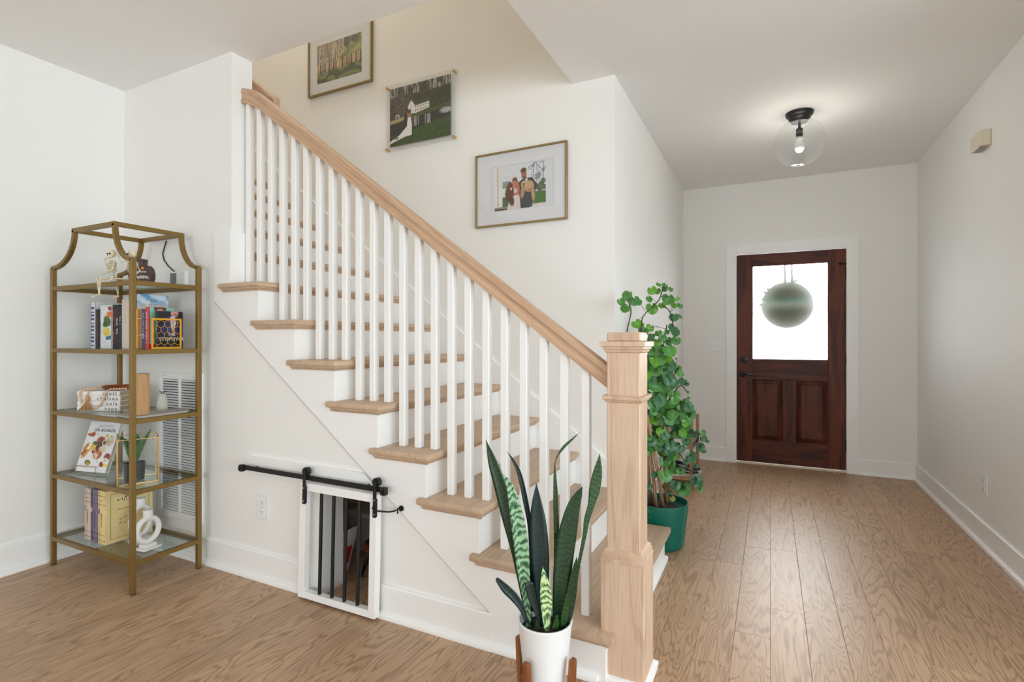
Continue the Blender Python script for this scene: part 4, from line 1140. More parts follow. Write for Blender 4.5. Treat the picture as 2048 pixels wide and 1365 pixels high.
c = Cv(150, 190, (228,229,233))
for x, y, rx, ry, col, rot in ((.14,.30,.10,.04,(196,116,60),0),(.22,.29,.07,.05,(168,74,44),.4),(.36,.29,.07,.02,(226,226,190),0),(.68,.31,.06,.04,(206,196,96),0),(.84,.42,.12,.12,(206,194,172),0),(.55,.44,.15,.10,(160,66,50),.5),(.52,.58,.11,.17,(88,44,40),.3),(.38,.50,.09,.05,(64,112,42),.3),(.34,.60,.10,.08,(228,188,66),.2),(.66,.63,.12,.09,(214,206,170),.3),(.56,.74,.14,.10,(176,96,72),.3),(.50,.77,.10,.06,(222,196,166),0),
        (.11,.58,.055,.10,(206,134,60),.6),(.15,.74,.055,.12,(226,156,64),.6),(.09,.70,.05,.09,(160,92,48),.6),(.90,.78,.10,.08,(146,62,46),.5),(.90,.86,.06,.05,(110,50,40),0),(.32,.93,.10,.055,(86,120,40),.3),(.34,.95,.05,.035,(226,160,50),0),(.62,.90,.03,.03,(212,214,176),0),(.80,.95,.08,.06,(150,66,66),.2),(.93,.965,.09,.03,(232,206,74),0)):
    c.ell(x, y, rx, ry, col, rot, .35)
for x, y, r_, col in ((.68,.47,.075,(118,94,44)),(.40,.68,.062,(160,34,40)),(.88,.87,.075,(226,222,196))):
    c.ell(x, y, r_*1.15, r_*.95, (236,226,212), 0, .1); c.ell(x, y, r_*.85, r_*.68, col, 0, .15)
n = c.noisef(38, 48); m_ = ((np.abs(c.a - np.array((228,229,233))).sum(-1)) > 40)
c.grain(60, 76, 26, m_.astype(float)); c.put((n > .66)*m_, (70,30,30), .35); c.put((c.noisef(40,50) > .72)*m_, (240,226,190), .35)
print_mesh('cover_print', c, c0 + Wn*(bt/2+.0004) - U*bw/2 + Vv*bl/2, U*bw, -Vv*(bl*.885), cbk)
text('title', 'ON BOARDS', .0235, c0 + Wn*(bt/2+.0009) + U*.012 + Vv*(bl/2-.046), U, Vv, M['inkblack'], cbk, space=1.15, offset=.0003)
for dz, n_ in ((.018,28),(.026,36)):
    marks('subtitle', n_, .0052, c0 + Wn*(bt/2+.0009) + U*.012 + Vv*(bl/2-dz), U, Vv, M['inkgrey'], cbk)
es = empty('book_easel', B + U*.1 - Vector((0,0,.013)), 'thin copper wire easel holding the cookbook', 'easel')
cop = simple('copper_wire', (.42,.20,.09,1), .35, .8)
b = MB(); fz = SH[1] + .0015
ftL, ftR = B - U*.004 + Wn*.010, B + U*.155 + Wn*.010
b.tube([ftL + Wn*.005 + Vector((0,0,-.0115)), ftL + Wn*.004 + Vv*.012, ftL + Wn*.004 + Vv*.026, ftR + Wn*.004 + Vv*.026, ftR + Wn*.004 + Vv*.012, ftR + Wn*.005 + Vector((0,0,-.0115))], .0016, 6)
for ft in (ftL + U*.03, ftR - U*.01):
    b.tube([ft + Wn*.022 + Vector((0,0,-.0115)), ft - Nn*-.02 + Vector((0,0,-.0060)), ft + Nn*.125 + Vector((0,0,-.0115))], .0016, 6)
    b.tube([ft + Nn*.125 + Vector((0,0,-.0115)), ft + Nn*.105 + Vector((0,0,.15))], .0016, 6)
b.build('wire_frame', cop, es, smooth=True)

# ---- gold framed glass terrarium with a fern
Tn, Tr = Vector((-2.882,1.442,0)), Vector((.0727,.1515,0))
Tl = Vector((-.152,.073,0))
z0_, z1_ = SH[1]+.0025, SH[1]+.223
ter = empty('terrarium', Tn + Tr*.5 + Tl*.5 + Vector((0,0,SH[1])), 'square glass terrarium with thin gold edges', 'terrarium')
cn = [Tn, Tn+Tr, Tn+Tr+Tl, Tn+Tl]
b = MB()
for i in range(4):
    p, q = cn[i], cn[(i+1) % 4]
    for z in (z0_, z1_): b.tube([p + Vector((0,0,z)), q + Vector((0,0,z))], .0024, 6)
    b.tube([p + Vector((0,0,z0_)), p + Vector((0,0,z1_))], .0026, 6)
b.build('edge_frame', M['gold'], ter)
for i in range(4):
    p, q = cn[i], cn[(i+1) % 4]
    MB().add([p+Vector((0,0,z0_)), q+Vector((0,0,z0_)), q+Vector((0,0,z1_)), p+Vector((0,0,z1_))], [(0,1,2,3)]).build('pane', M['glass'], ter)
MB().add([c_ + Vector((0,0,z0_)) for c_ in cn], [(0,1,2,3)]).build('base_pane', M['shelfglass'], ter)
fc = Tn + Tr*.42 + Tl*.56
fn = empty('fern', fc + Vector((0,0,z0_)), 'small artificial fern in a black pot inside the terrarium', 'plant')
MB().lathe([(0,z0_),(.043,z0_),(.048,z0_+.088),(.045,z0_+.088),(.043,z0_+.078),(0,z0_+.078)], fc, 28).build('pot', M['blackp'], fn, angle=.5)
M['fern'] = simple('fern_green', rgb(56,116,52), .5, 0, .25, 60)
rf_ = random.Random(11)
for i in range(17):
    a = i*2*math.pi/17 + rf_.uniform(-.2,.2); L = rf_.uniform(.11,.195); out = rf_.uniform(.30,.66)
    d = Vector((math.cos(a), math.sin(a), 0)); p0 = fc + d*.008 + Vector((0,0,z0_+.076)); sd = Vector((-d.y,d.x,0))
    ps = [p0 + d*(L*out*t_**1.3*.62) + Vector((0,0,L*(t_ - .12*t_*t_))) for t_ in np.linspace(0, 1, 16)]
    b = MB().tube(ps, [.0012]*16, 4)
    for j in range(2, 15):
        w_ = .021*math.sin(math.pi*min(1, (j+1)/16))**.7
        tg = (ps[j+1]-ps[j-1]).normalized() if j < 15 else (ps[j]-ps[j-1]).normalized()
        for s_ in (-1, 1):
            tip = ps[j] + sd*s_*w_ + tg*.005
            md = ps[j] + sd*s_*w_*.6 + tg*.003
            b.add([ps[j]-tg*.0040, md-tg*.0045, tip, md+tg*.0045, ps[j]+tg*.0040], [(0,1,2,3,4)])
    b.build('frond', M['fern'], fn)

# ---- boxed games in book slipcases (lowest shelf)
gz = SH[0] + .0003
def game(label, x0, x1, y0, y1, z1, col, ink, word, notch=True, edge=None):
    t = empty('game_box', ((x0+x1)/2, (y0+y1)/2, gz), label, 'game', 'boxed games on the lowest shelf')
    cm = cmat('slipcase_'+word.lower(), col, .6); b = MB(); th = .003
    zm = gz + (z1-gz)*.60
    for xa, xb in ((x0, x0+th), (x1-th, x1)):
        pts = [(y0, gz), (y1, gz), (y1, z1), (y0, z1), (y0, zm+.013)] + [(y0 + .013*math.cos(a), zm + .013*math.sin(a)) for a in np.linspace(math.pi/2-.1, -math.pi/2+.1, 7)] + [(y0, zm-.013)]
        b.prism_yz(pts, xa, xb)
    b.box(x0+th, x1-th, y0+.001, y1, gz, gz+th); b.box(x0+th, x1-th, y0+.001, y1, z1-th, z1); b.box(x0+th, x1-th, y1-th, y1, gz+th, z1-th)
    b.build('slipcase', cm, t)
    im = cmat('volume_'+word.lower(), edge or col, .6)
    v = MB().loft([[Vector(((x0+x1)/2 + ((x1-x0)/2-th-.0006)*math.sin(a), y0+.007-.007*math.cos(a), z)) for a in np.linspace(-math.pi/2, math.pi/2, 9)] + [Vector((x1-th-.0006, y1-.006, z)), Vector((x0+th+.0006, y1-.006, z))] for z in (gz+th+.0005, z1-th-.0005)]).build('inner_volume', im, t, angle=.6)
    ik = cmat('ink_'+word.lower(), ink, .7); H = z1-gz; xm = (x0+x1)/2
    for f in (.07, .17, .74, .90):
        MB().box(x0+th+.001, x1-th-.001, y0-.0006, y0+.003, gz+H*f, gz+H*f+.0014).build('spine_line', ik, v)
    text('title', word, .0175 if len(word) < 8 else .0165, (xm, y0-.0008, gz+H*.45), (0,0,1), (-1,0,0), ik, v)
    marks('maker', 6, .0065, (xm, y0-.0008, gz+H*.82), (1,0,0), (0,0,1), ik, v)
    return t, ik
GY = 1.483
game('cream slipcase word game standing beside only the purple one', -3.276, -3.219, GY, 1.70, .428, (214,200,184), (110,92,80), 'SCRABBLE', edge=(206,190,172))
game('dusty purple slipcase board game between cream and yellow ones', -3.216, -3.141, GY, 1.70, .430, (122,108,132), (62,52,72), 'MONOPOLY')
t, ik = game('pale yellow slipcase dice game with framed front label', -3.138, -3.071, GY-.003, 1.71, .432, (226,204,146), (118,92,48), 'YAHTZEE')
b = MB(); xf = -3.0709; y0_, y1_, za, zb2 = GY+.022, 1.69, gz+.022, .432-.022
for p, q in (((y0_,za),(y1_,za)),((y1_,za),(y1_,zb2)),((y1_,zb2),(y0_,zb2)),((y0_,zb2),(y0_,za))):
    b.box(xf, xf+.0006, min(p[0],q[0])-.0008, max(p[0],q[0])+.0008, min(p[1],q[1])-.0008, max(p[1],q[1])+.0008)
b.build('border_line', ik, t)
b = MB(); b.add([(xf+.0005, GY+.036, .374),(xf+.0005, GY+.10, .362),(xf+.0005, GY+.17, .374),(xf+.0005, GY+.10, .388)], [(0,1,2,3)]); b.build('label_lozenge', cmat('olive_ink', (128,104,60)), t)
text('label_name', 'Yahtzee', .040, (xf+.0010, GY+.10, .374), (0,1,0), (0,0,1), cmat('cream_ink', (240,226,180)), t, offset=.0006)
marks('label_line', 24, .0065, (xf+.0010, GY+.10, .325), (0,1,0), (0,0,1), ik, t)
for i in range(5):
    a = i*1.25
    MB().obox((xf+.0004, GY+.085+.022*math.cos(a), .262+.016*math.sin(a)), (.0003,0,0), (0,.006,.002), (0,-.001,.0012)).build('label_dash', ik, t)
# ---- ring shaped candle holders
def ring_holder(label, cx_, cy_, rot, R1, hs, w):
    """base slab, ring standing on it, candle cup on top"""
    t = empty('candle_holder', (cx_, cy_, gz), label, 'candle holder')
    Mx = Matrix.Translation((cx_, cy_, gz)) @ Matrix.Rotation(rot, 4, 'Z')
    MB().box(-.036,.036,-.045,.045,0,.010).xform(Mx).build('base', M['stone'], t, bevel=.003, seg=2)
    MB().box(-.026,.026,-.030,.030,.010,.028).xform(Mx).build('plinth', M['stone'], t, bevel=.004, seg=2)
    zc = .024 + R1*hs + w
    pts = [Vector((0, R1*math.sin(a), zc - R1*hs*math.cos(a))) for a in np.linspace(0, 2*math.pi, 33)]
    MB().tube(pts, w, 12, caps=False, up=(1,0,0)).xform(Mx).build('ring', M['stone'], t, smooth=True)
    zt = zc + R1*hs + w*.6
    MB().lathe([(0,0),(.021,0),(.021,.034),(.017,.036),(.0145,.036),(.0145,.018),(0,.018)], (0,0,zt), 20).xform(Mx).build('candle_cup', M['stone'], t, angle=.5)
ring_holder('white stone candle holder with a round open ring', -2.838, 1.558, .12, .056, 1.05, .0135)
ring_holder('taller white stone candle holder with an oval open ring behind the round one', -2.968, 1.595, .05, .048, 1.55, .0135)

# ---- wooden pumpkin sign and skeletons on the top shelf
zt5 = SH[4] + .0003
pk = empty('pumpkin_sign', (-2.97, 1.60, zt5), 'brown wooden pumpkin cutout with white autumn lettering', 'sign')
e1 = Vector((math.cos(.42), math.sin(.42), 0)); e2 = Vector((-e1.y, e1.x, 0)); pc = Vector((-2.965, 1.585, zt5))
def pkp(a, z, d): return pc + e1*a + e2*d + Vector((0,0,z))
ol = [(-.040,0),(.040,0),(.058,.012),(.067,.035),(.068,.060),(.060,.088),(.044,.103),(.022,.108),(.018,.106)] + [(.022,.138),(-.016,.140),(-.012,.106)] + [(-.030,.107),(-.050,.099),(-.064,.080),(-.069,.055),(-.066,.030),(-.056,.010)]
M['pumpkin'] = simple('brown_stained_board', rgb(84,66,62), .7, 0, .12, 30)
pb = MB().prism(ol, lambda a, z: pkp(a*.9, z, 0), lambda a, z: pkp(a*.9, z, .038)).build('cutout', M['pumpkin'], pk, bevel=.0015)
text('lettering', 'Crisp leaves', .0185, pkp(0,.072,-.0006), e1, (0,0,1), M['inkwhite'], pk, squeeze=.85)
text('lettering', 'pumpkins,', .026, pkp(0,.044,-.0006), e1, (0,0,1), M['inkwhite'], pk, offset=.0004)
MB().ball(pkp(.020,.088,-.003), .008, n=10, m=6).build('orange_button', cmat('orange_button', (226,150,50)), pk, smooth=True)

def skeleton(label, hip, f, turn, knees, chin):
    """seated toy skeleton; hip centre, facing direction f in the xy plane; knees: list of leg joint chains in (side, fwd, up)"""
    f = Vector((f[0], f[1], 0)).normalized(); sd = Vector((f.y, -f.x, 0))       # sd: its left to right seen from the front
    Lc = lambda s_, w_, u_: Vector(hip) + sd*s_ + f*w_ + Vector((0,0,u_))
    t = empty('toy_skeleton', hip, label, 'skeleton', 'toy skeletons on the top shelf')
    # pelvis
    b = MB()
    for s_ in (-1, 1):
        b.tube([Lc(.004*s_,-.006,.012), Lc(.016*s_,-.004,.020), Lc(.022*s_,.002,.012), Lc(.015*s_,.006,.002), Lc(.006*s_,.006,-.002)], [.004,.005,.005,.005,.004], 6)
    b.build('pelvis', M['bone'], t, smooth=True)
    b = MB()
    for i in range(9):
        b.ball(Lc(0,-.006+.002*math.sin(i*.5),.014+i*.0078), .0058, .0058, .0036, 8, 5)
    b.build('spine', M['bone'], t, smooth=True)
    b = MB()
    for i in range(6):
        zz = .086 - i*.0085; w_ = .020 + .006*math.sin((i+1)/7*math.pi); dp = .016 + .004*math.sin((i+1)/7*math.pi)
        b.tube([Lc(w_*math.sin(a), -.004 + dp*(.35-math.cos(a)*.9) , zz - .006*(1-math.cos(a))*.5) for a in np.linspace(.15, 2*math.pi-.15, 16)], .0021, 5)
    b.tube([Lc(0,.017,.086), Lc(0,.019,.046)], .0035, 6)
    b.tube([Lc(-.034,-.002,.094), Lc(0,.012,.090), Lc(.034,-.002,.094)], .0028, 6)
    for s_ in (-1, 1): b.add([Lc(.012*s_,-.016,.088), Lc(.034*s_,-.012,.092), Lc(.020*s_,-.018,.062)], [(0,1,2)])
    b.build('ribcage', M['bone'], t, smooth=True)
    # skull, turned towards the camera
    R3 = Matrix.Rotation(turn, 3, 'Z'); fs = R3 @ f; ss = Vector((fs.y, -fs.x, 0)); hc = Lc(0,.004,.124)
    b = MB().ball(hc + Vector((0,0,.006)) - fs*.003, .0175, .0185, .0185, 14, 10)
    b.ball(hc + fs*.008 - Vector((0,0,.008)), .0118, .0118, .011, 10, 8)
    sk_ = b.build('skull', M['bone'], t, smooth=True)
    b = MB().tube([hc - ss*.011 - Vector((0,0,.010)), hc - ss*.009 + fs*.012 - Vector((0,0,.022)), hc + fs*.018 - Vector((0,0,.0235)), hc + ss*.009 + fs*.012 - Vector((0,0,.022)), hc + ss*.011 - Vector((0,0,.010))], .0032, 6)
    b.build('jaw', M['bone'], sk_, smooth=True)
    b = MB()
    for s_ in (-1, 1): b.ball(hc + ss*.0072*s_ + fs*.0145 + Vector((0,0,.002)), .0042, .0042, .0042, 8, 6)
    b.ball(hc + fs*.0195 - Vector((0,0,.006)), .0022, .0022, .003, 6, 5)
    b.build('eye_sockets', M['dark'], sk_, smooth=True)
    b = MB().tube([hc - ss*.007 + fs*.0185 - Vector((0,0,.0145)), hc + fs*.0205 - Vector((0,0,.0150)), hc + ss*.007 + fs*.0185 - Vector((0,0,.0145))], .0016, 5)
    b.build('teeth', M['inkwhite'], sk_)
    def limb(name, js, r, double=True):
        js = [Lc(*j) for j in js]; b = MB()
        b.tube([js[0], js[1]], [r*.85, r*.6], 6); b.ball(js[0], r*1.25, n=8, m=6); b.ball(js[1], r*1.35, n=8, m=6)
        sv = (js[2]-js[1]).normalized().cross(Vector((0,1,0)) + f*.3).normalized()*r*.85
        for s_ in (-1, 1): b.tube([js[1]+sv*s_*.6, (js[1]+js[2])/2+sv*s_*1.2, js[2]+sv*s_*.5], [r*.55,r*.42,r*.5], 6)
        b.ball(js[2], r*1.1, n=8, m=6)
        tip = js[3]; dv_ = tip - js[2]; sv2 = dv_.cross(Vector((0,0,1)))
        sv2 = sv2.normalized() if sv2.length > 1e-5 else sd
        for q in range(4):
            o_ = (q-1.5)*r*.62
            b.tube([js[2] + sv2*o_*.5, js[2] + dv_*.55 + sv2*o_*1.1, tip + sv2*o_*1.5 - dv_*.08*abs(q-1.2)], [r*.5, r*.45, r*.3], 5)
        b.build(name, M['bone'], t, smooth=True)
    for j in knees['legs']: limb('leg', j, .0044)
    for j in knees['arms']: limb('arm', j, .0036)
    return t
skeleton('toy skeleton sitting on the shelf edge with dangling legs, chin on its hand', (-2.905, 1.432, zt5+.010), (-.35,-.94), .55,
         dict(legs=[[(-.014,.006,.002),(-.052,.052,.000),(-.075,.060,-.080),(-.092,.090,-.098)], [(.014,.006,.002),(.006,.060,.004),(-.026,.052,-.082),(-.040,.090,-.088)]],
              arms=[[(-.034,-.002,.092),(-.042,.004,.050),(-.006,.030,.030),(.012,.034,.026)], [(.034,-.002,.092),(.040,.016,.058),(.016,.028,.096),(.010,.024,.108)]]), 0)
skeleton('toy skeleton sitting sideways behind the front corner post of the shelf', (-2.822, 1.478, zt5+.010), (-.75,-.66), .1,
         dict(legs=[[(-.014,.006,.002),(-.020,.080,.002),(-.022,.086,-.006),(-.022,.100,-.004)], [(.014,.006,.002),(.022,.078,.004),(.056,.084,-.078),(.066,.110,-.090)]],
              arms=[[(-.034,-.002,.092),(-.046,.030,.080),(-.030,.050,.115),(-.024,.046,.130)], [(.034,-.002,.092),(.040,-.016,.050),(.030,.012,.016),(.026,.026,.008)]]), 0)

# ---- things on the wall behind the shelf
t = empty('air_return_grille', (-2.992, YF, .205), 'white louvred air return grille on the wall behind the gold shelf', 'vent')
vx0, vx1, vz0, vz1 = -3.195, -2.790, .205, 1.030; vy = YF - .012
b = MB(); bw_ = .038
b.box(vx0, vx1, vy, YF, vz0, vz0+bw_); b.box(vx0, vx1, vy, YF, vz1-bw_, vz1); b.box(vx0, vx0+bw_, vy, YF, vz0+bw_, vz1-bw_); b.box(vx1-bw_, vx1, vy, YF, vz0+bw_, vz1-bw_)
b.box((vx0+vx1)/2-.008, (vx0+vx1)/2+.008, vy+.001, YF, vz0+bw_, vz1-bw_)
b.build('frame', M['white'], t, bevel=.0015)
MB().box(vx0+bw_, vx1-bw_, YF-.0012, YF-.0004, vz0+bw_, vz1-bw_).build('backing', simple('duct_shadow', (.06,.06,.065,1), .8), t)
lv = None; nl = 50
for h0, h1 in ((vx0+bw_, (vx0+vx1)/2-.008), ((vx0+vx1)/2+.008, vx1-bw_)):
    for i in range(nl):
        z = vz0 + bw_ + (i+.5)*(vz1-vz0-2*bw_)/nl
        if lv is None:
            o = MB().obox(((h0+h1)/2, YF-.0062, z), ((h1-h0)/2,0,0), (0,.0048,.0036), (0,.0006,-.0008)).build('louvre', M['white'], t, origin=((h0+h1)/2, YF-.0062, z)); lv = o.data
        else:
            o = link(bpy.data.objects.new('louvre', lv)); o.parent = t; o.location = Vector(((h0+h1)/2, YF-.0062, z)) - WO[t.name]
for x in (vx0+.07, vx1-.07):
    for z in (vz0+.018, vz1-.018): MB().tube([(x, vy, z), (x, vy-.002, z)], .004, 8).build('screw', M['chrome'], t)
t = empty('smart_display', (-2.96, 1.80, zt5), 'white rounded plug-in device with grey screen by the wall', 'device')
MB().box(-3.045, -2.905, YF-.030, YF-.0005, 1.520, 1.602).build('housing', M['plastic'], t, bevel=.010, seg=3)
MB().box(-3.040, -2.985, YF-.0315, YF-.0295, 1.532, 1.592).build('screen', cmat('grey_screen', (110,112,114), .2), t, bevel=.002)
cd = [at(80+x/4.55, 420+y/4.55, 'y', YF-.006) for x, y in ((1150,280),(1135,330),(1115,400),(1130,460),(1165,510),(1205,548))]
tag(MB().tube(cd + [Vector((-3.03, YF-.010, 1.601))], .0034, 8).build('power_cord', M['blackp'], smooth=True), 'short black cord hanging on the wall above the white device', 'cord')

# ================================================================== PLANTS
# ---- snake plant in a white pot on a wooden stand
SD = 1.68
sc_ = atd(1090, 1238, SD); PX, PY, PZ = sc_.x, sc_.y, sc_.z
PRr = .0885; ZB = PZ - .205
sp = empty('snake_plant', (PX, PY, 0), 'snake plant in a white ceramic pot on a brown wooden stand', 'plant')
prof = [(0, ZB), (.060, ZB), (.066, ZB+.004), (PRr-.002, PZ-.012), (PRr, PZ-.003), (PRr-.002, PZ), (PRr-.0065, PZ), (PRr-.008, PZ-.006), (PRr-.012, PZ-.035), (0, PZ-.035)]
MB().lathe(prof, (PX, PY, 0), 44).build('pot', M['ceramic'], sp, angle=.6)
b = MB().lathe([(0, PZ-.026), (.04, PZ-.028), (PRr-.0105, PZ-.031)], (PX, PY, 0), 30)
b.build('soil', M['soil'], sp)
M['walnut'] = wood('stand_wood', rgb(150,92,50), rgb(92,52,26), 'z', .4, 10, .4, .4, 1.2, 30, .06)
stw = empty('stand', (PX, PY, 0), parent=sp)
for i in range(4):
    a = YAW + math.radians(45 + 8) + i*math.pi/2
    d = Vector((math.cos(a), math.sin(a), 0)); s_ = Vector((-d.y, d.x, 0)); C0 = Vector((PX, PY, 0))
    rg = []
    for r_, z, w_, t_ in ((.083,0,.009,.008),(.086,.06,.012,.010),(.090,ZB+.03,.0135,.0115),(.0945,ZB+.105,.013,.011),(.0955,ZB+.114,.012,.010)):
        c = C0 + d*(r_+.0) + Vector((0,0,z))
        rg.append([c - s_*w_ - d*t_*0, c + s_*w_ - d*t_*0, c + s_*w_*.72 + d*t_*1.7, c - s_*w_*.72 + d*t_*1.7])
    MB().loft(rg).build('leg', M['walnut'], stw, bevel=.002, angle=.5)
for i in range(2):
    a = YAW + math.radians(45 + 8) + i*math.pi/2; d = Vector((math.cos(a), math.sin(a), 0)); s_ = Vector((-d.y, d.x, 0))
    MB().obox(Vector((PX, PY, ZB-.012 - .001*i)), d*.088, s_*.010, Vector((0,0,.0105))).build('cross_bar', M['walnut'], stw, bevel=.001)

def leaf_mat(name, dark, light, bands, amt, vgrad=.0):
    k = NT(name); a = k.n('ShaderNodeAttribute', attribute_name='leafuv')
    sep = k.n('ShaderNodeSeparateXYZ'); k.l(a.outputs['Vector'], sep.inputs[0])
    nv = k.noise(k.coords((20,20,10), 9), 1.0, 4.0, .65)
    ph = k.math('ADD', k.math('MULTIPLY', sep.outputs[1], bands), k.math('MULTIPLY', nv, 26.0))
    ph = k.math('ADD', ph, k.math('MULTIPLY', k.math('ABSOLUTE', sep.outputs[0]), 1.6))
    w = k.math('ADD', k.math('MULTIPLY', k.math('SINE', ph), .5), .5)
    f = k.noise(k.coords((160,160,24), 9), 1.0, 2.0)
    w = k.math('MULTIPLY', k.math('ADD', w, k.math('SUBTRACT', f, .5)), amt)
    cl = k.n('ShaderNodeClamp'); k.l(w, cl.inputs[0])
    k.base(k.mix(cl.outputs[0], dark, light), .34)
    return k.m
M['sndark'] = leaf_mat('snake_leaf_dark', rgb(20,44,28), rgb(46,84,40), 120, .55)
M['snblue'] = leaf_mat('snake_leaf_blue', rgb(24,42,42), rgb(40,68,62), 120, .35)
M['sngreen'] = leaf_mat('snake_leaf_green', rgb(24,54,24), rgb(58,100,40), 130, .6)
M['snlight'] = leaf_mat('snake_leaf_mottled', rgb(40,80,52), rgb(150,190,150), 90, 1.15)
M['snyellow'] = leaf_mat('snake_leaf_pale', rgb(58,96,52), rgb(196,220,160), 90, 1.25)
def zp(x, y): return 900 + x/2.6, 840 + y/2.6
def catmull(ps, n):
    ps = [np.array(p, float) for p in ps]; P = [2*ps[0]-ps[1]] + ps + [2*ps[-1]-ps[-2]]; out = []
    for i in range(1, len(P)-2):
        for t in np.linspace(0, 1, n, endpoint=False):
            a, b_, c, d = P[i-1], P[i], P[i+1], P[i+2]
            out.append(.5*((2*b_) + (-a+c)*t + (2*a-5*b_+4*c-d)*t*t + (-a+3*b_-3*c+d)*t**3))
    out.append(ps[-1]); return out
def snake_leaf(pts, off, mat, fold=.16, lean=0.0):
    """pts: (zoom x, zoom y, width) from base to tip; off: distance behind (+) or before (-) the pot centre"""
    cs = catmull(pts, 5); n = len(cs); rings = []; uvs = []
    P = []
    for i, c in enumerate(cs):
        dd = SD + off*(1 + .25*i/n) + lean*i/n
        px, py = zp(c[0], c[1]); P.append((atd(px, py, dd), max(0.0006, c[2]/2.6*dd/FPX)))
    L = sum((P[i+1][0]-P[i][0]).length for i in range(n-1)); acc = 0
    for i, (p, w) in enumerate(P):
        t = (P[min(i+1, n-1)][0] - P[max(i-1, 0)][0]).normalized()
        nb = FW*1.0 + RT*(off*3); sd = t.cross(nb).normalized(); bk = sd.cross(t).normalized()
        if bk.dot(FW) < 0: bk = -bk
        if sd.dot(RT) < 0: sd = -sd
        front = [(-.5,-.0), (-.28,fold*.7), (0,fold), (.28,fold*.7), (.5,0)]
        th = .0026
        rg = [p + sd*(u*w) + bk*(q*w) for u, q in front] + [p + sd*(u*w*.97) + bk*(q*w + (th if 0 < j < 4 else th*.3)) for j, (u, q) in reversed(list(enumerate(front)))]
        rings.append(rg); uvs += [(u*2, acc/L*L*3, 0) for u, q in front] + [(u*2, acc*3, 0) for u, q in reversed(front)]
        if i < n-1: acc += (P[i+1][0]-p).length
    o = MB().loft(rings).build('leaf', None, sp, smooth=True)
    o.data.materials.append(M[mat])
    at2 = o.data.attributes.new('leafuv', 'FLOAT_VECTOR', 'POINT'); at2.data.foreach_set('vector', np.array(uvs, np.float32).ravel())
for args in (
    ([(548,620,14),(550,430,26),(546,300,16),(548,215,5),(585,150,15),(632,105,11),(673,67,1)], .045, 'sngreen'),
    ([(430,1000,20),(424,760,20),(415,560,22),(392,420,28),(362,285,24),(330,215,14),(297,167,1)], .040, 'snblue'),
    ([(560,1060,18),(553,820,24),(554,600,28),(550,430,24)], .040, 'sngreen'),
    ([(606,1060,24),(640,900,26),(672,740,18),(700,600,22),(712,520,30),(735,440,36),(752,360,56),(768,270,46),(779,176,1)], .025, 'sngreen', .10),
    ([(420,1085,34),(385,900,40),(345,690,52),(300,500,66),(256,330,62),(222,220,48),(186,104,1)], .0, 'sndark'),
    ([(480,1085,50),(474,900,76),(466,720,100),(458,560,92),(452,440,56),(449,329,1)], .012, 'snblue'),
    ([(560,1090,50),(576,900,84),(590,740,98),(612,590,96),(640,460,70),(668,390,40),(688,348,2)], -.006, 'sndark'),
    ([(608,1075,30),(622,960,56),(640,850,48),(652,770,28),(660,714,2)], -.012, 'sndark'),
    ([(408,1080,26),(398,930,42),(384,800,64),(370,660,76),(352,530,72),(330,420,56),(306,335,32),(272,278,1)], -.020, 'snlight'),
    ([(400,1060,20),(375,985,32),(335,925,46),(290,880,46),(252,838,26),(244,826,14)], -.030, 'snblue'),
    ([(478,1075,18),(450,990,34),(428,920,48),(410,850,44)], -.034, 'snblue'),
    ([(504,1104,26),(502,1010,50),(500,930,62),(492,850,46),(483,764,2)], -.050, 'snyellow'),
    ([(545,1100,30),(552,1060,34),(556,1020,8)], -.052, 'sngreen'),
    ([(462,1098,14),(456,1070,20),(452,1040,4)], -.055, 'sndark'),
    ([(585,1085,30),(596,1020,36),(606,950,24),(612,905,3)], -.03, 'sngreen'),
): snake_leaf(*args)

# ---- tall plant with round leaves in the green pot behind the newel
GD = 3.10
gc = at(1322, 1090, 'z', 0); GX, GY_ = -.583, 3.171
rp_ = empty('round_leaf_plant', (GX, GY_, 0), 'tall round-leaved green plant in an embossed green pot behind the newel', 'plant')
GH = .262
M['greenpot'] = simple('green_glazed_pot', rgb(8,98,82), .35, 0, .06, 10)
def potr(z): return .124 + .031*(z/GH)**.8
MB().lathe([(0,0),(.118,0),(.124,.006)] + [(potr(z), z) for z in np.linspace(.02, GH-.004, 8)] + [(.154,GH),(.149,GH),(.146,GH-.03),(0,GH-.045)], (GX, GY_, 0), 48).build('pot', M['greenpot'], rp_, angle=.6)
MB().lathe([(0,GH-.032),(.09,GH-.034),(.145,GH-.038)], (GX, GY_, 0), 30).build('soil', M['soil'], rp_)
b = MB()
def onpot(a, z): return Vector((GX + math.cos(a)*(potr(z)+.0004), GY_ + math.sin(a)*(potr(z)+.0004), z))
for i in range(14):
    a = i*2*math.pi/14
    b.tube([onpot(a + .03*math.sin(z*40), z) for z in np.linspace(.015, GH-.012, 14)], .0014, 4)
    for j in range(6):
        z = .03 + j*.038
        for s_ in (-1, 1):
            b.tube([onpot(a + s_*.21*q, min(GH-.008, z + .050*q**.8)) for q in (0,.35,.7,1)], .0011, 4)
b.build('embossed_veins', simple('green_glaze_line', rgb(20,122,102), .35), rp_)
M['cane'] = wood('cane_bark', rgb(176,140,104), rgb(120,88,62), 'z', .5, 12, .5, .7, 2.0, 20, .1)
for (bx_, by_), (tx_, ty_), d0, d1 in (((1327,1008),(1301,870),3.06,3.02), ((1313,1006),(1293,860),3.08,3.05), ((1302,1004),(1286,850),3.13,3.1), ((1334,1000),(1322,860),3.16,3.14)):
    p0, p1 = atd(bx_, by_, d0), atd(tx_, ty_, d1)
    p0.z = GH - .05
    mid = p0.lerp(p1, .5) + RT*.006
    top = p1 + (p1-p0)*.45
    MB().tube([p0, mid, p1, top], [.0115,.0105,.010,.008], 7).build('cane', M['cane'], rp_, smooth=True)
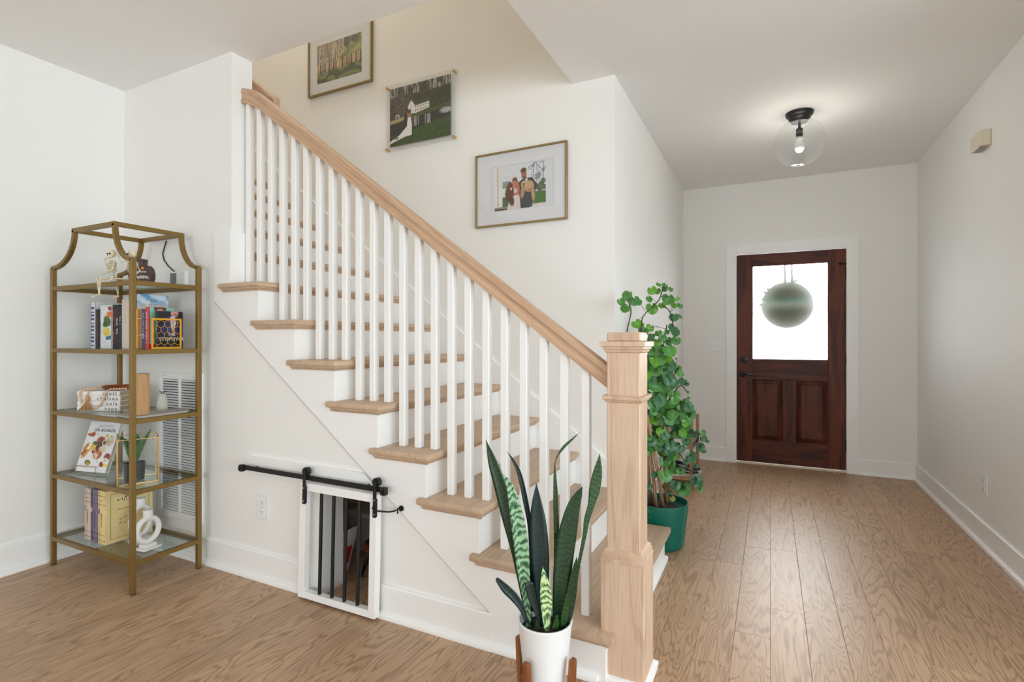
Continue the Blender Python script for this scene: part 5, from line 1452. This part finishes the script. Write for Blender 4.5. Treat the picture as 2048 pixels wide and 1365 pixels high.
def round_leaf_mesh(seed, name):
    r = random.Random(seed); N = 22; v = [(0,0,0)]; f = []
    for k_ in range(N):
        a = 2*math.pi*k_/N
        notch = .30 if k_ == 0 else (.78 if k_ in (1, N-1) else 1.0)
        sc = notch*(1 + (.055 if k_ % 2 else -.03))
        for q in (.55, 1.0):
            x, y = math.sin(a)*sc*q*.5*1.02, -math.cos(a)*sc*q*.5
            v.append((x, y+.10, -.20*(x*x+y*y) + .05*math.sin(a*3+seed)*q*q))
    for k_ in range(N):
        a0, a1 = 1+2*k_, 1+2*((k_+1) % N)
        f.append((0, a0, a1)); f.append((a0, a0+1, a1+1, a1))
    me = bpy.data.meshes.new(name); me.from_pydata(v, [], f)
    for p in me.polygons: p.use_smooth = True
    return me
def rl_mat(name, a, c):
    k = NT(name); n = k.noise(k.coords((3,3,3), 20), 2.0, 3); oi = k.n('ShaderNodeObjectInfo')
    t = k.math('ADD', k.math('MULTIPLY', n, .6), k.math('MULTIPLY', oi.outputs['Random'], .5))
    k.base(k.mix(t, a, c), .36)
    return k.m
lm = [rl_mat('leaf_bright', rgb(58,124,26), rgb(112,172,54)), rl_mat('leaf_mid', rgb(38,98,34), rgb(84,144,62)), rl_mat('leaf_deep', rgb(28,76,42), rgb(66,118,74)), rl_mat('leaf_yellow', rgb(136,130,30), rgb(176,160,50))]
lmesh = []
for m_ in range(4):
    row_ = []
    for s_ in range(3):
        me = round_leaf_mesh(s_, 'round_leaf'); me.materials.append(lm[m_]); row_.append(me)
    lmesh.append(row_)
A_ = [(365,240,70,1),(300,300,60,1),(430,290,75,1),(470,310,50,1),(355,365,75,1),(320,330,40,1),(380,225,40,0),
      (600,190,66,0),(655,200,48,0),(670,138,38,0),(735,150,48,1),(730,182,40,1),(790,185,38,1),(575,275,58,1),(765,270,90,1),(700,335,55,0),(605,362,90,0),(845,280,38,0),(825,335,50,0),(880,345,40,1),(820,450,70,2),(880,450,36,2),(825,570,100,2),
      (450,515,76,0),(495,530,44,0),(510,580,60,1),(590,558,62,0),(540,590,56,1),(665,610,50,1),(710,645,64,1),(750,600,40,1),(600,640,50,1),(650,710,76,0),(765,710,54,1),(840,680,66,1),(590,680,54,2),(755,780,42,1),(815,800,48,1),(840,865,18,0),(665,790,64,1),(610,810,64,2),(720,765,36,1),
      (850,960,60,1),(880,1010,50,1),(910,1080,60,2),(945,1105,40,2),(750,990,70,1),(790,1000,50,1),(780,1130,60,1),(955,1190,22,1),(958,1250,22,1),(820,1265,24,1),(810,1320,80,2),(890,1335,60,1),(700,1310,80,2),(620,1280,70,2),(660,870,50,1),(700,880,50,1),(590,900,60,0),(640,940,60,1),(720,930,40,1)]
B_ = [(610,60,80,2),(530,20,60,1),(700,40,70,1),(780,50,46,1),(790,110,50,2),(825,120,28,2),(540,170,66,2),(620,170,64,1),(700,170,80,2),(560,230,64,1),(640,300,56,2),(590,370,85,1),(680,370,62,1),(545,300,80,1),(760,280,66,2),(830,270,66,1),(890,280,60,2),(965,275,40,1),(965,325,44,2),(1000,350,24,2),(935,395,54,2),(970,430,34,2),(770,400,66,2),(820,340,66,2),(860,470,76,2),(640,510,80,1),(690,540,54,1),(640,630,90,1),(730,720,66,2),(790,740,100,1),(905,680,80,2),(945,700,56,2),(935,760,36,1),(640,735,40,1),(500,730,50,2),(545,630,44,2),(510,780,36,1),(700,838,38,3),(820,520,40,2),(650,440,46,1),(730,590,56,1),(770,600,56,1),(680,785,26,1),(900,560,34,2)]
LV = [(1180+x/4.875, 540+y/4.875, s/4.875, m_) for x, y, s, m_ in A_] + [(1180+x/4.264, 800+y/4.264, s/4.264, m_) for x, y, s, m_ in B_]
rl = random.Random(4)
for i in range(150):
    y = rl.uniform(680, 915)
    xr_ = 1345 if y < 760 else (1352 if y < 800 else 1378 if y < 870 else 1350)
    LV.append((rl.uniform(1276, xr_), y, rl.uniform(11, 19), rl.choice((0,0,1,1,1,2,2))))
stems = [[(1253,690,2.86),(1254,664,2.87),(1259,640,2.88),(1262,622,2.885),(1257,602,2.88)],
         [(1283,680,3.0),(1284,640,3.0),(1296,622,3.02),(1318,600,3.04),(1326,575,3.05)],
         [(1306,890,3.08),(1314,800,3.07),(1322,720,3.07),(1328,685,3.08),(1334,650,3.08)],
         [(1326,612,3.05),(1340,625,3.06),(1348,660,3.07)],
         [(1322,880,3.1),(1338,800,3.06),(1344,760,3.05),(1352,745,3.05)],
         [(1338,800,3.06),(1360,772,3.03),(1375,785,3.02)],
         [(1320,940,3.1),(1345,880,3.04),(1380,865,3.0),(1402,870,2.99)],
         [(1320,930,3.1),(1350,900,3.02),(1372,930,2.98),(1392,955,2.97)],
         [(1296,900,3.08),(1290,800,3.06),(1284,720,3.04),(1283,680,3.0)],
         [(1300,905,3.1),(1300,860,3.08),(1306,890,3.08)]]
stP = [[atd(*p) for p in s_] for s_ in stems]
M['stemg'] = simple('dark_stem', rgb(58,46,36), .7, 0, .3, 60)
for ps in stP:
    MB().tube([Vector(q) for q in catmull(ps, 4)], .0032, 6).build('stem', M['stemg'], rp_, smooth=True)
allp = [Vector(q) for ps in stP for q in catmull(ps, 4)]
pet = MB()
for i, (px, py, s_, m_) in enumerate(LV):
    k_ = -.4437 + .896*(px-CX)/FPX
    dmax = (.765/(-k_)) if k_ < 0 else 9
    d = min(GD + rl.uniform(-.15, .12), dmax) - (.0 if i < 100 else .04)
    if px < 1275 and py < 640: d = 2.87 + rl.uniform(-.04,.03)
    if px > 1375: d = min(d, 3.02)
    p = atd(px, py, d)
    size = s_*1.40*d/FPX
    nrm = (-FW*rl.uniform(.75,1.0) + Vector((0,0,1))*rl.uniform(.05,.65) + RT*rl.uniform(-.55,.55)).normalized()
    dn = Vector((0,0,-1)) + RT*rl.uniform(-.7,.7); yv = (dn - nrm*dn.dot(nrm)).normalized(); xv = yv.cross(nrm)
    o = link(bpy.data.objects.new('leaf', lmesh[m_][i % 3])); o.parent = rp_
    Mx = Matrix((( xv.x, yv.x, nrm.x, 0), (xv.y, yv.y, nrm.y, 0), (xv.z, yv.z, nrm.z, 0), (0,0,0,1)))
    o.matrix_local = Matrix.Translation(p - WO[rp_.name]) @ Mx @ Matrix.Scale(size, 4)
    q = min(allp, key=lambda w: (w-p).length + (.05 if w.z > p.z + .03 else 0))
    if (q-p).length < .22: pet.tube([q, q.lerp(p, .5) + Vector((0,0,.006)), p], [.0014,.0011,.0009], 4, caps=False)
o = pet.build('leaf_stalks', M['stemg'], rp_); o['kind'] = 'stuff'

# ---- shoe rack against the hall wall with a pair of sneakers
sr = empty('shoe_rack', (-.69, 4.62, 0), 'small wooden shoe rack with black wire shelf behind the tall plant', 'shoe rack')
rw = wood('rack_wood', rgb(176,132,92), rgb(120,80,50), 'z', .4, 10, .4, .5)
for x in (-.765, -.575):
    for y in (4.43, 4.84): MB().box(x-.012, x+.012, y-.012, y+.012, 0, .56).build('post', rw, sr, bevel=.002)
MB().box(-.777, -.563, 4.418, 4.852, .070, .086).build('bottom_board', rw, sr, bevel=.002)
MB().box(-.563, -.556, 4.418, 4.852, .040, .070).build('front_rail', M['black'], sr, bevel=.001)
b = MB()
for i in range(9): b.tube([(-.777, 4.43+i*.051, .33), (-.563, 4.43+i*.051, .33), (-.563, 4.43+i*.051, .37)], .003, 6)
for z in (.33, .37): b.tube([(-.563, 4.42, z), (-.563, 4.85, z)], .003, 6)
b.build('wire_shelf', M['black'], sr)
def sneaker(label, cx_, cy_, z0_, ang):
    t = empty('sneaker', (cx_, cy_, z0_), label, 'shoe', 'sneakers on the shoe rack')
    Mx = Matrix.Translation((cx_, cy_, z0_)) @ Matrix.Rotation(ang, 4, 'Z')
    sec = [(-.125,.022,.055),(-.10,.032,.082),(-.05,.034,.088),(0,.036,.078),(.05,.043,.060),(.09,.045,.050),(.12,.036,.042),(.135,.018,.034)]
    rg = [[Vector((x, -w*math.cos(a), .022 + (h_-.022)*math.sin(a))) for a in np.linspace(0, math.pi, 9)] for x, w, h_ in sec]
    MB().loft(rg).xform(Mx).build('upper', simple('black_canvas', rgb(26,26,30), .75), t, smooth=True)
    MB().loft([[Vector((x, -w*1.06, 0)), Vector((x, w*1.06, 0)), Vector((x, w*1.08, .024)), Vector((x, -w*1.08, .024))] for x, w, h_ in [(-.130,.020,0)] + sec[1:-1] + [(.141,.018,0)]]).xform(Mx).build('sole', simple('white_rubber', rgb(226,224,218), .6), t, angle=.6)
    b = MB()
    for sg_ in (-1, 1):
        b.tube([Vector((x, sg_*(w_+.0005), z)) for x, w_, z in ((-.09,.031,.045),(-.04,.033,.058),(.0,.034,.058),(.04,.040,.042),(.075,.044,.034))], .0035, 6)
    b.xform(Mx).build('side_stripe', simple('white_leather', rgb(228,226,222), .5), t, smooth=True)
    b = MB()
    for i in range(4): b.tube([Vector((-.005+i*.019, -.022, .076-i*.0065)), Vector((.001+i*.019, 0, .083-i*.0065)), Vector((-.005+i*.019, .022, .076-i*.0065))], .0025, 5)
    b.xform(Mx).build('laces', M['inkwhite'], t, smooth=True)
sneaker('black sneaker with white side stripe on the rack, nearer the stairs', -.665, 4.52, .0865, math.radians(12))
sneaker('black sneaker with white side stripe on the rack, nearer the front door', -.665, 4.66, .0865, math.radians(4))
t = empty('paper_bag', (-.67, 4.55, .3335), 'white paper bag standing on the wire shelf of the rack', 'bag')
MB().loft([[Vector((-.67+s*w, 4.56+q*d_, z)) for s, q in ((-1,-1),(1,-1),(1,1),(-1,1))] for w, d_, z in ((.07,.10,.3338),(.072,.102,.42),(.068,.09,.49))], caps=True).build('body', simple('white_paper', rgb(224,222,220), .8), t, bevel=.002)
MB().tube([Vector((-.67, 4.52, .489)), Vector((-.67, 4.53, .525)), Vector((-.67, 4.59, .525)), Vector((-.67, 4.60, .489))], .003, 6).build('handle', M['inkgrey'], t, smooth=True)
# ---- added cream rug, out of view, bounces window light onto the ceiling
tag(MB().box(.35, 4.2, -3.6, 1.0, 0, .012).build('bounce_rug', simple('bounce_cream', (.80,.79,.76,1), .95, 0, .06, 80, .5), bevel=.004), 'large cream rug added out of view to bounce light onto the ceiling', 'rug')
